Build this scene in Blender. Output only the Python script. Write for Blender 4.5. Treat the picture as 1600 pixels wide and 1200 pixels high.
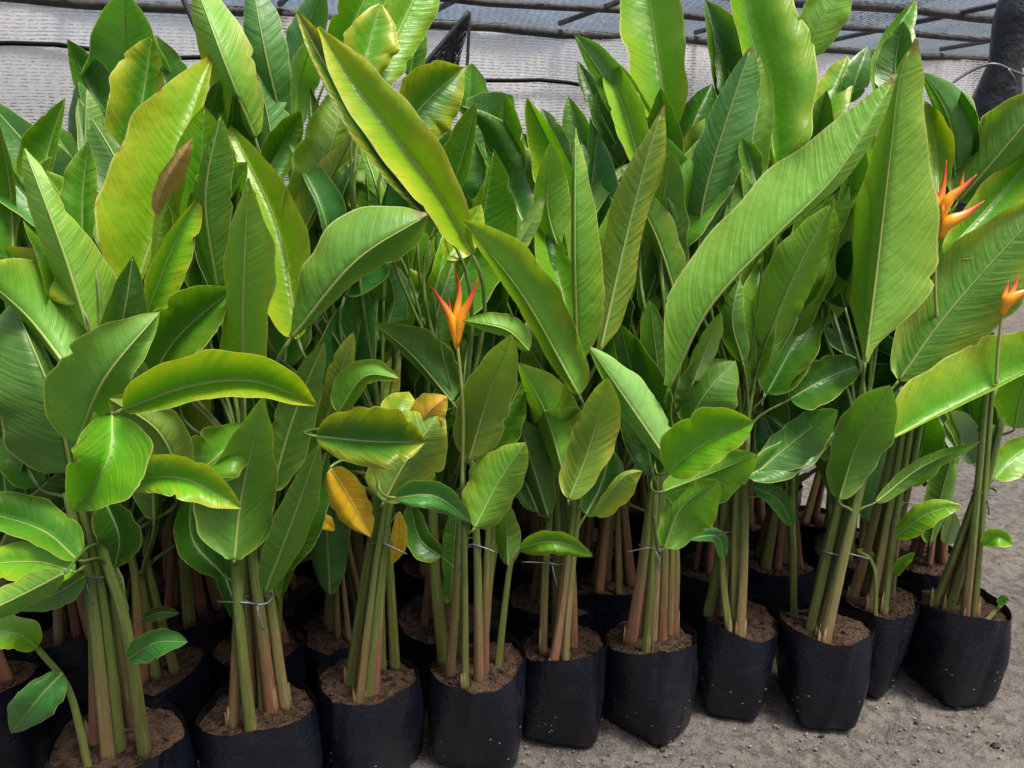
import bpy, bmesh, math, random
import numpy as np
from mathutils import Vector, Matrix, noise
random.seed(7)
rng = np.random.default_rng(7)
for o in list(bpy.data.objects): bpy.data.objects.remove(o)
scene = bpy.context.scene
COL = scene.collection

# ------------------------------------------------------------------ camera, sky, sun, exposure
CAM_H, PITCH, FOC = 1.40, math.radians(15.0), 1209.0          # FOC in photo pixels (1600 wide)
cam_data = bpy.data.cameras.new('camera')
cam_data.sensor_width = 36.0; cam_data.lens = 36.0 * FOC / 1600.0
cam_data.clip_start = 0.05; cam_data.clip_end = 500.0
cam = bpy.data.objects.new('camera', cam_data); COL.objects.link(cam)
cam.location = (0, 0, CAM_H); cam.rotation_euler = (math.radians(90) - PITCH, 0, 0)
scene.camera = cam
SUN_EL, SUN_AZ = math.radians(68), math.radians(125)           # azimuth measured from +Y towards +X
world = bpy.data.worlds.new('World'); scene.world = world; world.use_nodes = True
wn = world.node_tree.nodes; wl_ = world.node_tree.links
sky = wn.new('ShaderNodeTexSky'); sky.sky_type = 'NISHITA'; sky.sun_disc = False
sky.sun_elevation = SUN_EL; sky.sun_rotation = SUN_AZ
sky.air_density = 1.0; sky.dust_density = 8.0; sky.ozone_density = 1.0
wl_.new(sky.outputs[0], wn['Background'].inputs[0]); wn['Background'].inputs[1].default_value = 0.06
sun_d = bpy.data.lights.new('sun', 'SUN'); sun_d.energy = 1.5; sun_d.angle = math.radians(16); sun_d.color = (1, 0.98, 0.94)
sun = bpy.data.objects.new('sun', sun_d); COL.objects.link(sun)
sdir = Vector((math.sin(SUN_AZ) * math.cos(SUN_EL), math.cos(SUN_AZ) * math.cos(SUN_EL), math.sin(SUN_EL)))
sun.rotation_euler = (-sdir).to_track_quat('-Z', 'Y').to_euler(); sun.location = sdir * 20
vs = scene.view_settings; vs.view_transform = 'Standard'; vs.look = 'None'; vs.gamma = 1.0; vs.exposure = 1.75
scene.render.engine = 'CYCLES'
scene.cycles.transparent_max_bounces = 16; scene.cycles.max_bounces = 7; scene.cycles.transmission_bounces = 8

# ------------------------------------------------------------------ helpers
CP, SP = math.cos(PITCH), math.sin(PITCH)
def ray(px, py):
    a, b = (px - 800) / FOC, (600 - py) / FOC
    return Vector((a, CP + b * SP, -SP + b * CP))
def P(px, py, Y):                       # a photo pixel at world distance Y
    r = ray(px, py); return Vector((0, 0, CAM_H)) + r * (Y / r.y)
def G(px, py, z=0.0):                   # a photo pixel on the level z
    r = ray(px, py); return Vector((0, 0, CAM_H)) + r * ((z - CAM_H) / r.z)
def yrow(px): return 1.40 + (min(max(px, 0), 1620) - 185) * 0.00040

def new_mat(name):
    m = bpy.data.materials.new(name); m.use_nodes = True
    nt = m.node_tree; nt.nodes.clear()
    return m, nt
class NT:
    def __init__(s, nt): s.nt = nt
    def n(s, t, **k):
        x = s.nt.nodes.new(t)
        for a, v in k.items(): setattr(x, a, v)
        return x
    def put(s, sock, v):
        if isinstance(v, bpy.types.NodeSocket): s.nt.links.new(v, sock)
        elif v is not None: sock.default_value = v
    def m(s, op, a, b=None, c=None):
        x = s.n('ShaderNodeMath', operation=op)
        s.put(x.inputs[0], a); s.put(x.inputs[1], b); s.put(x.inputs[2], c)
        return x.outputs[0]
    def mix(s, f, a, b, bt='MIX'):
        x = s.n('ShaderNodeMix', data_type='RGBA', blend_type=bt)
        s.put(x.inputs[0], f); s.put(x.inputs[6], a); s.put(x.inputs[7], b); return x.outputs[2]
    def ramp(s, f, lo, hi, a=0.0, b=1.0):
        x = s.n('ShaderNodeMapRange', interpolation_type='SMOOTHSTEP')
        s.put(x.inputs[0], f); x.inputs[1].default_value = lo; x.inputs[2].default_value = hi
        x.inputs[3].default_value = a; x.inputs[4].default_value = b; return x.outputs[0]
    def noise(s, vec, scale, detail=3.0, rough=0.55, dist=0.0):
        x = s.n('ShaderNodeTexNoise'); s.put(x.inputs['Vector'], vec)
        x.inputs['Scale'].default_value = scale; x.inputs['Detail'].default_value = detail
        x.inputs['Roughness'].default_value = rough; x.inputs['Distortion'].default_value = dist
        return x.outputs[0]
    def vor(s, vec, scale, feat='F1', out=0):
        x = s.n('ShaderNodeTexVoronoi', feature=feat); s.put(x.inputs['Vector'], vec)
        x.inputs['Scale'].default_value = scale; return x.outputs[out]
    def comb(s, a, b, c):
        x = s.n('ShaderNodeCombineXYZ'); s.put(x.inputs[0], a); s.put(x.inputs[1], b); s.put(x.inputs[2], c); return x.outputs[0]
    def vmath(s, op, a, b):
        x = s.n('ShaderNodeVectorMath', operation=op); s.put(x.inputs[0], a); s.put(x.inputs[1], b); return x.outputs[0]
    def bump(s, h, dist, strength=1.0, nrm=None):
        x = s.n('ShaderNodeBump'); s.put(x.inputs['Height'], h); x.inputs['Distance'].default_value = dist
        x.inputs['Strength'].default_value = strength
        if nrm: s.put(x.inputs['Normal'], nrm)
        return x.outputs[0]
    def principled(s, col, rough=0.5, spec=0.5, nrm=None):
        x = s.n('ShaderNodeBsdfPrincipled'); s.put(x.inputs['Base Color'], col); s.put(x.inputs['Roughness'], rough)
        s.put(x.inputs['Specular IOR Level'], spec)
        if nrm: s.put(x.inputs['Normal'], nrm)
        return x
    def out(s, sh): s.nt.links.new(sh, s.n('ShaderNodeOutputMaterial').inputs[0])

# ---- leaf: pigment in object colour, alpha = how yellow its margin is
def leaf_material():
    m, nt = new_mat('leaf_blade'); k = NT(nt)
    uv = k.n('ShaderNodeUVMap', uv_map='shape').outputs[0]; uvm = k.n('ShaderNodeUVMap', uv_map='metric').outputs[0]
    s1 = k.n('ShaderNodeSeparateXYZ'); k.put(s1.inputs[0], uv)
    s2 = k.n('ShaderNodeSeparateXYZ'); k.put(s2.inputs[0], uvm)
    u, t = s1.outputs[0], s1.outputs[1]; mx, my = s2.outputs[0], s2.outputs[1]
    au = k.m('ABSOLUTE', u); amx = k.m('ABSOLUTE', mx)
    oi = k.n('ShaderNodeObjectInfo'); base = oi.outputs['Color']; yel = oi.outputs['Alpha']; rnd = oi.outputs['Random']
    pos = k.comb(mx, my, k.m('MULTIPLY', rnd, 37.0))
    # veins run out from the midrib and sweep towards the tip
    q = k.m('SUBTRACT', my, k.m('ADD', k.m('MULTIPLY', amx, 0.45), k.m('MULTIPLY', k.m('MULTIPLY', amx, amx), 5.0)))
    side = k.m('MULTIPLY', k.m('SIGN', u), 3.7)
    qv = k.comb(k.m('MULTIPLY', amx, 0.10), q, k.m('ADD', k.m('MULTIPLY', rnd, 91.0), side))
    broad = k.noise(qv, 75.0, 2.0, 0.5)
    fine = k.noise(qv, 420.0, 2.0, 0.6)
    blot = k.noise(pos, 9.0, 3.0, 0.6)
    mott = k.noise(pos, 55.0, 3.0, 0.6)
    c = k.mix(k.ramp(blot, 0.35, 0.7, 0.0, 0.35), base, k.mix(1.0, base, (1.25, 1.15, 0.8, 1), 'MULTIPLY'))
    c = k.mix(k.ramp(broad, 0.35, 0.75, 0.0, 0.16), c, k.mix(1.0, c, (0.72, 0.78, 0.75, 1), 'MULTIPLY'))
    c = k.mix(k.ramp(fine, 0.5, 0.75, 0.0, 0.22), c, k.mix(1.0, c, (1.5, 1.35, 1.3, 1), 'MULTIPLY'))
    # yellowing works in from the margin and the tip, in uneven patches along the veins
    edge = k.m('ADD', k.ramp(au, 0.2, 1.0), k.ramp(t, 0.72, 1.0, 0.0, 0.6))
    ya = k.m('MULTIPLY', k.m('MULTIPLY', edge, yel), k.ramp(k.m('ADD', k.m('MULTIPLY', blot, 0.7), k.m('MULTIPLY', broad, 0.5)), 0.36, 0.72))
    c = k.mix(k.m('MINIMUM', ya, 0.85), c, (0.44, 0.42, 0.02, 1))
    c = k.mix(k.m('MULTIPLY', k.ramp(au, 0.955, 0.985), 0.75), c, (0.50, 0.50, 0.16, 1))
    # dry brown at the very edge here and there, pale scars
    dry = k.m('MULTIPLY', k.ramp(k.m('ADD', au, k.m('MULTIPLY', mott, 0.12)), 1.0, 1.05), k.ramp(k.noise(pos, 14.0), 0.60, 0.68))
    c = k.mix(k.m('MULTIPLY', dry, k.ramp(yel, 0.1, 0.5)), c, (0.22, 0.11, 0.035, 1))
    sp = k.m('MULTIPLY', k.ramp(k.vor(pos, 70.0), 0.0, 0.17, 1.0, 0.0), k.ramp(k.noise(pos, 16.0, 1.0), 0.58, 0.66))
    c = k.mix(k.m('MULTIPLY', sp, 0.55), c, (0.40, 0.38, 0.16, 1))
    tipb = k.m('MULTIPLY', k.ramp(k.m('ADD', t, k.m('MULTIPLY', mott, 0.10)), 0.99, 1.03), k.ramp(rnd, 0.35, 0.45))
    c = k.mix(k.m('MULTIPLY', tipb, 0.85), c, (0.16, 0.085, 0.03, 1))
    bf = k.n('ShaderNodeNewGeometry').outputs['Backfacing']
    under = k.mix(0.22, k.mix(1.0, c, (1.10, 1.10, 1.3, 1), 'MULTIPLY'), (0.16, 0.25, 0.07, 1))
    c = k.mix(bf, c, under)
    h = k.m('ADD', k.m('MULTIPLY', broad, 1.0), k.m('MULTIPLY', fine, 0.22))
    nrm = k.bump(h, 0.0030, 0.85)
    nrm = k.bump(k.noise(pos, 22.0, 2.0), 0.006, 0.5, nrm)
    rough = k.m('ADD', k.m('MULTIPLY', bf, 0.14), k.ramp(mott, 0.3, 0.7, 0.26, 0.40))
    pr = k.principled(c, rough, 0.42, nrm)
    tr = k.n('ShaderNodeBsdfTranslucent'); k.put(tr.inputs[0], k.mix(1.0, c, (1.35, 1.55, 0.35, 1), 'MULTIPLY')); k.put(tr.inputs[1], nrm)
    mx_ = k.n('ShaderNodeMixShader'); mx_.inputs[0].default_value = 0.25
    nt.links.new(pr.outputs[0], mx_.inputs[1]); nt.links.new(tr.outputs[0], mx_.inputs[2]); k.out(mx_.outputs[0])
    return m
def rib_material():
    m, nt = new_mat('leaf_midrib'); k = NT(nt)
    oi = k.n('ShaderNodeObjectInfo'); tc = k.n('ShaderNodeTexCoord').outputs['Object']
    c = k.mix(0.70, oi.outputs['Color'], (0.46, 0.52, 0.16, 1))
    c = k.mix(k.ramp(k.noise(tc, 60.0), 0.62, 0.75, 0.0, 0.5), c, (0.20, 0.12, 0.04, 1))
    pr = k.principled(c, 0.42, 0.45); tr = k.n('ShaderNodeBsdfTranslucent'); k.put(tr.inputs[0], c)
    ms = k.n('ShaderNodeMixShader'); ms.inputs[0].default_value = 0.3
    nt.links.new(pr.outputs[0], ms.inputs[1]); nt.links.new(tr.outputs[0], ms.inputs[2]); k.out(ms.outputs[0]); return m
def petiole_material():
    m, nt = new_mat('leaf_petiole'); k = NT(nt)
    oi = k.n('ShaderNodeObjectInfo'); tc = k.n('ShaderNodeTexCoord').outputs['Object']
    c = k.mix(k.ramp(k.noise(tc, 25.0), 0.35, 0.7), (0.06, 0.115, 0.018, 1), (0.14, 0.19, 0.045, 1))
    c = k.mix(k.ramp(k.noise(tc, 70.0), 0.6, 0.72, 0.0, 0.6), c, (0.13, 0.075, 0.03, 1))
    k.out(k.principled(c, 0.45, 0.4).outputs[0]); return m
def stem_material():
    m, nt = new_mat('stem_sheath'); k = NT(nt)
    uv = k.n('ShaderNodeUVMap', uv_map='shape').outputs[0]
    s1 = k.n('ShaderNodeSeparateXYZ'); k.put(s1.inputs[0], uv); ang, hgt = s1.outputs[0], s1.outputs[1]   # angle 0..1, metres up the stem
    oi = k.n('ShaderNodeObjectInfo'); rnd = k.m('MULTIPLY', oi.outputs['Random'], 53.0)
    v = k.comb(k.m('MULTIPLY', ang, 7.0), k.m('MULTIPLY', hgt, 2.2), rnd)
    st = k.noise(v, 3.0, 4.0, 0.6); fine = k.noise(k.comb(k.m('MULTIPLY', ang, 40.0), k.m('MULTIPLY', hgt, 3.0), rnd), 2.0, 2.0)
    f = k.ramp(k.m('ADD', hgt, k.m('MULTIPLY', k.m('SUBTRACT', st, 0.5), 0.75)), 0.06, 0.42)
    green = k.mix(k.ramp(st, 0.4, 0.6), (0.10, 0.20, 0.025, 1), (0.20, 0.29, 0.06, 1))
    c = k.mix(f, oi.outputs['Color'], green)
    c = k.mix(k.ramp(fine, 0.55, 0.75, 0.0, 0.45), c, k.mix(1.0, c, (0.55, 0.45, 0.42, 1), 'MULTIPLY'))
    blot = k.noise(k.comb(k.m('MULTIPLY', ang, 3.0), k.m('MULTIPLY', hgt, 14.0), rnd), 4.0, 4.0, 0.65)
    c = k.mix(k.ramp(blot, 0.56, 0.64, 0.0, 0.45), c, (0.15, 0.085, 0.05, 1))
    c = k.mix(k.ramp(k.noise(k.comb(k.m('MULTIPLY', ang, 5.0), k.m('MULTIPLY', hgt, 5.0), rnd), 2.6, 3.0), 0.56, 0.64, 0.0, 0.45), c, (0.34, 0.26, 0.13, 1))
    c = k.mix(k.ramp(hgt, 0.0, 0.035, 0.75, 0.0), c, (0.26, 0.18, 0.10, 1))
    red = k.noise(k.comb(k.m('MULTIPLY', ang, 16.0), k.m('MULTIPLY', hgt, 1.2), rnd), 1.6, 3.0, 0.7)
    c = k.mix(k.m('MULTIPLY', k.ramp(red, 0.54, 0.64), k.ramp(hgt, 0.1, 0.4, 0.8, 0.0)), c, (0.26, 0.06, 0.04, 1))
    lines = k.noise(k.comb(k.m('MULTIPLY', ang, 60.0), k.m('MULTIPLY', hgt, 1.0), rnd), 1.0, 2.0)
    c = k.mix(k.ramp(lines, 0.5, 0.68, 0.0, 0.3), c, k.mix(1.0, c, (0.5, 0.42, 0.40, 1), 'MULTIPLY'))
    c = k.mix(k.ramp(k.noise(k.comb(k.m('MULTIPLY', ang, 9.0), k.m('MULTIPLY', hgt, 60.0), rnd), 1.5, 3.0), 0.66, 0.74, 0.0, 0.7), c, (0.09, 0.055, 0.035, 1))
    nrm = k.bump(k.m('ADD', k.m('ADD', fine, lines), k.m('MULTIPLY', st, 1.5)), 0.004, 0.8)
    k.out(k.principled(c, 0.5, 0.4, nrm).outputs[0]); return m
def bag_material():
    m, nt = new_mat('black_polythene'); k = NT(nt)
    tc = k.n('ShaderNodeTexCoord').outputs['Object']; oi = k.n('ShaderNodeObjectInfo')
    tc = k.vmath('ADD', tc, k.comb(k.m('MULTIPLY', oi.outputs['Random'], 31.0), 0.0, 0.0))
    n1 = k.noise(tc, 9.0, 4.0, 0.6, 0.6); n2 = k.noise(tc, 45.0, 3.0, 0.6, 1.2)
    dust = k.noise(tc, 14.0, 5.0, 0.7)
    c = k.mix(k.ramp(dust, 0.46, 0.78, 0.0, 0.6), (0.0032, 0.0048, 0.0100, 1), (0.010, 0.012, 0.017, 1))
    specks = k.m('MULTIPLY', k.ramp(k.vor(tc, 120.0), 0.0, 0.16, 1.0, 0.0), k.ramp(dust, 0.52, 0.66))
    c = k.mix(k.m('MULTIPLY', specks, 0.5), c, (0.2, 0.17, 0.14, 1))
    wr_ = k.m('ABSOLUTE', k.m('SUBTRACT', k.noise(tc, 17.0, 3.0, 0.6, 1.5), 0.5))
    nrm = k.bump(k.m('ADD', n1, k.m('ADD', k.m('MULTIPLY', n2, 0.10), k.m('MULTIPLY', k.ramp(wr_, 0.0, 0.06, 1.0, 0.0), 0.12))), 0.008, 0.7)
    k.out(k.principled(c, k.ramp(dust, 0.3, 0.7, 0.28, 0.48), 0.38, nrm).outputs[0]); return m
def soil_material():
    m, nt = new_mat('potting_soil'); k = NT(nt)
    tc = k.n('ShaderNodeTexCoord').outputs['Object']; oi = k.n('ShaderNodeObjectInfo')
    tc = k.vmath('ADD', tc, k.comb(k.m('MULTIPLY', oi.outputs['Random'], 17.0), 0.0, 0.0))
    a = k.noise(tc, 55.0, 5.0, 0.7); b = k.noise(tc, 10.0, 2.0); v = k.vor(tc, 150.0)
    c = k.mix(k.ramp(a, 0.3, 0.7), (0.014, 0.009, 0.006, 1), (0.082, 0.050, 0.033, 1))
    c = k.mix(k.ramp(b, 0.45, 0.7, 0.0, 0.5), c, (0.095, 0.062, 0.043, 1))
    fl = k.m('MULTIPLY', k.ramp(v, 0.0, 0.22, 1.0, 0.0), k.ramp(k.noise(tc, 70.0), 0.52, 0.6))
    c = k.mix(fl, c, (0.36, 0.27, 0.17, 1))
    c = k.mix(k.ramp(k.m('FRACT', k.m('MULTIPLY', oi.outputs['Random'], 7.3)), 0.0, 1.0, 0.0, 0.55), c, k.mix(1.0, c, (0.45, 0.42, 0.40, 1), 'MULTIPLY'))
    nrm = k.bump(k.m('ADD', a, k.m('MULTIPLY', v, 0.6)), 0.012, 1.0)
    k.out(k.principled(c, 0.95, 0.1, nrm).outputs[0]); return m
def ground_material():
    m, nt = new_mat('bare_earth'); k = NT(nt)
    tc = k.n('ShaderNodeTexCoord').outputs['Object']
    a = k.noise(tc, 1.6, 5.0, 0.6); b = k.noise(tc, 28.0, 6.0, 0.72, 0.4); g = k.noise(tc, 190.0, 3.0, 0.7); s = k.noise(tc, 6.0, 4.0, 0.6)
    c = k.mix(k.ramp(a, 0.35, 0.65), (0.140, 0.128, 0.115, 1), (0.180, 0.162, 0.142, 1))
    c = k.mix(k.ramp(b, 0.44, 0.60, 0.0, 0.85), c, (0.078, 0.070, 0.063, 1))
    c = k.mix(k.ramp(s, 0.56, 0.70, 0.0, 0.5), c, (0.22, 0.20, 0.178, 1))
    c = k.mix(k.ramp(g, 0.5, 0.75, 0.0, 0.5), c, (0.25, 0.225, 0.195, 1))
    gr = k.m('MULTIPLY', k.ramp(k.vor(tc, 75.0), 0.0, 0.16, 1.0, 0.0), k.ramp(k.noise(tc, 11.0), 0.5, 0.62))
    c = k.mix(gr, c, (0.30, 0.275, 0.24, 1))
    nrm = k.bump(k.m('ADD', k.m('MULTIPLY', b, 1.0), k.m('MULTIPLY', g, 0.28)), 0.024, 1.0)
    k.out(k.principled(c, 0.95, 0.12, nrm).outputs[0]); return m
def simple_material(name, col, rough=0.5, var=0.35, scale=30.0, spec=0.4, bump=0.002):
    m, nt = new_mat(name); k = NT(nt)
    tc = k.n('ShaderNodeTexCoord').outputs['Object']; n = k.noise(tc, scale, 4.0, 0.6)
    c = k.mix(k.ramp(n, 0.3, 0.7), tuple(x * (1 - var) for x in col[:3]) + (1,), tuple(min(1, x * (1 + var)) for x in col[:3]) + (1,))
    k.out(k.principled(c, rough, spec, k.bump(n, bump, 0.8)).outputs[0]); return m
def net_material(name, thread, cover, ku=150.0, kv=190.0):
    # woven shade net: threads where the weave is, holes in between
    m, nt = new_mat(name); k = NT(nt)
    uv = k.n('ShaderNodeUVMap', uv_map='metric').outputs[0]
    wob = k.noise(uv, 2.2, 4.0)
    s = k.n('ShaderNodeSeparateXYZ'); k.put(s.inputs[0], uv); x, y = s.outputs[0], s.outputs[1]
    y2 = k.m('ADD', y, k.m('MULTIPLY', wob, 0.03))
    rows = k.m('MULTIPLY_ADD', k.m('SINE', k.m('MULTIPLY', y2, kv * 2.3)), 0.5, 0.5)
    cols = k.m('MULTIPLY_ADD', k.m('SINE', k.m('MULTIPLY', x, ku * 1.1)), 0.5, 0.5)
    irr = k.noise(k.comb(k.m('MULTIPLY', x, 45.0), k.m('MULTIPLY', y2, 160.0), 0.0), 1.0, 3.0, 0.7)
    den = k.noise(uv, 1.1, 5.0, 0.7)
    cov = k.m('ADD', k.m('ADD', k.m('MULTIPLY', rows, 0.26), k.m('MULTIPLY', cols, 0.06)), k.m('ADD', k.m('MULTIPLY', irr, 0.85), k.m('MULTIPLY', den, 0.55)))
    a = k.ramp(cov, cover - 0.06, cover + 0.10)
    pr = k.principled(thread, 0.6, 0.3)
    tl = k.n('ShaderNodeBsdfTranslucent'); tl.inputs[0].default_value = thread
    ms = k.n('ShaderNodeMixShader'); ms.inputs[0].default_value = 0.55
    nt.links.new(pr.outputs[0], ms.inputs[1]); nt.links.new(tl.outputs[0], ms.inputs[2])
    tp = k.n('ShaderNodeBsdfTransparent'); mm = k.n('ShaderNodeMixShader')
    k.put(mm.inputs[0], a); nt.links.new(tp.outputs[0], mm.inputs[1]); nt.links.new(ms.outputs[0], mm.inputs[2]); k.out(mm.outputs[0])
    return m
def bract_material():
    m, nt = new_mat('flower_bract'); k = NT(nt)
    uv = k.n('ShaderNodeUVMap', uv_map='shape').outputs[0]
    s = k.n('ShaderNodeSeparateXYZ'); k.put(s.inputs[0], uv); t = s.outputs[1]
    n = k.noise(k.comb(k.m('MULTIPLY', s.outputs[0], 6.0), k.m('MULTIPLY', t, 2.0), 0.0), 3.0)
    c = k.mix(k.ramp(k.m('ADD', t, k.m('MULTIPLY', n, 0.25)), 0.44, 1.02), (0.84, 0.33, 0.012, 1), (0.62, 0.02, 0.03, 1))
    k.out(k.principled(c, 0.35, 0.5).outputs[0]); return m

M_PET = petiole_material()
M_LEAF, M_RIB, M_STEM, M_BAG, M_SOIL, M_GROUND, M_BRACT = leaf_material(), rib_material(), stem_material(), bag_material(), soil_material(), ground_material(), bract_material()
M_NET = net_material('pale_shade_net', (0.95, 0.92, 0.90, 1), 0.74, 120.0, 190.0)
M_NETR = net_material('roof_shade_net', (0.05, 0.05, 0.054, 1), 0.90)
M_NETB = net_material('black_shade_net', (0.012, 0.012, 0.014, 1), 0.66, 110, 80)
M_PIPE = simple_material('weathered_pole', (0.055, 0.055, 0.058), 0.7)
M_PLASTIC = simple_material('black_plastic_wrap', (0.02, 0.021, 0.024), 0.32, 0.4, 14.0, 0.5, 0.02)
M_WIRE = simple_material('tie_wire', (0.07, 0.075, 0.085), 0.3, 0.4, 60.0, 0.8)
M_HOLE = simple_material('hole_rim', (0.16, 0.16, 0.16), 0.7)
M_CLOD = simple_material('dark_clod', (0.05, 0.043, 0.038), 0.95, 0.5, 60.0, 0.1, 0.01)
M_CLEAR = None

def mesh_obj(name, verts, faces, mat, parent=None, smooth=True, uvs=None):
    me = bpy.data.meshes.new(name)
    me.from_pydata([tuple(v) for v in verts], [], faces)
    if uvs:
        li = np.zeros(len(me.loops), dtype=np.int32); me.loops.foreach_get('vertex_index', li)
        for nm, arr in uvs.items():
            l = me.uv_layers.new(name=nm); l.data.foreach_set('uv', np.asarray(arr, dtype=np.float32)[li].ravel())
    if smooth: me.polygons.foreach_set('use_smooth', [True] * len(me.polygons))
    me.materials.append(mat); me.update()
    o = bpy.data.objects.new(name, me); COL.objects.link(o)
    if parent is not None: o.parent = parent
    return o
def tag(o, label=None, cat=None, group=None, kind=None):
    if label: o['label'] = label
    if cat: o['category'] = cat
    if group: o['group'] = group
    if kind: o['kind'] = kind
    return o
def empty(name, loc):
    e = bpy.data.objects.new(name, None); e.empty_display_size = 0.1; e.location = loc; COL.objects.link(e); return e
def spline(pts, n):                      # Catmull-Rom through pts, evenly spaced
    p = np.array([tuple(x) for x in pts], dtype=float)
    if len(p) == 2: p = np.array([p[0], (p[0] + p[1]) / 2, p[1]])
    q = np.vstack([2 * p[0] - p[1], p, 2 * p[-1] - p[-2]]); out = []
    for i in range(1, len(q) - 2):
        for s in np.linspace(0, 1, 24, endpoint=False):
            a, b, c, d = q[i - 1], q[i], q[i + 1], q[i + 2]
            out.append(0.5 * (2 * b + (c - a) * s + (2 * a - 5 * b + 4 * c - d) * s * s + (3 * b - a - 3 * c + d) * s ** 3))
    out.append(p[-1]); out = np.array(out)
    L = np.concatenate([[0], np.cumsum(np.linalg.norm(np.diff(out, axis=0), axis=1))])
    t = np.linspace(0, L[-1], n)
    return np.stack([np.interp(t, L, out[:, k]) for k in range(out.shape[1])], axis=1)
def tube(name, C, R, mat, parent=None, seg=8, flat=1.0, origin=(0, 0, 0), cap=True, up=None, ridge=0.0, rph=0.0):
    C = np.array([tuple(c) for c in C], dtype=float); n = len(C)
    R = np.broadcast_to(np.asarray(R, dtype=float), (n,)) if np.ndim(R) == 0 else np.asarray(R, dtype=float)
    T = np.gradient(C, axis=0); T /= np.linalg.norm(T, axis=1)[:, None] + 1e-9
    a = np.array(up if up is not None else ((0, 1, 0) if abs(T[0][1]) < 0.8 else (1, 0, 0)), dtype=float)
    V, UV = [], []; L = np.concatenate([[0], np.cumsum(np.linalg.norm(np.diff(C, axis=0), axis=1))])
    for i in range(n):
        s = np.cross(T[i], a); s /= np.linalg.norm(s) + 1e-9; b = np.cross(s, T[i])
        for j in range(seg):
            w = 2 * math.pi * j / seg
            rr_ = R[i] * (1 + ridge * (((w + rph + 0.25 * L[i]) / math.pi) % 1.0 - 0.5)) if ridge else R[i]
            V.append(C[i] + rr_ * (s * math.cos(w) + b * flat * math.sin(w)) - np.array(origin)); UV.append((abs(2 * j / seg - 1), L[i]))
    F = [(i * seg + j, i * seg + (j + 1) % seg, (i + 1) * seg + (j + 1) % seg, (i + 1) * seg + j) for i in range(n - 1) for j in range(seg)]
    if cap: F += [tuple(range(seg - 1, -1, -1)), tuple((n - 1) * seg + j for j in range(seg))]
    return mesh_obj(name, V, F, mat, parent, True, {'shape': UV})

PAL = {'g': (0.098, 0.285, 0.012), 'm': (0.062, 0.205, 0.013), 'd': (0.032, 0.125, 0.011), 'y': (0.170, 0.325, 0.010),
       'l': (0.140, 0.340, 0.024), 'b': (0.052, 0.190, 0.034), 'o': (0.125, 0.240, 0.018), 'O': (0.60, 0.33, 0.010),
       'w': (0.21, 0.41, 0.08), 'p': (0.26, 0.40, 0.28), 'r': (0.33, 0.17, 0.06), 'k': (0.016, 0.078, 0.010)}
YEL = {'g': 0.3, 'm': 0.15, 'd': 0.1, 'y': 0.75, 'l': 0.25, 'b': 0.0, 'o': 0.8, 'O': 0.8, 'w': 0.1, 'p': 0.0, 'r': 0.3, 'k': 0.0}

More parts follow.
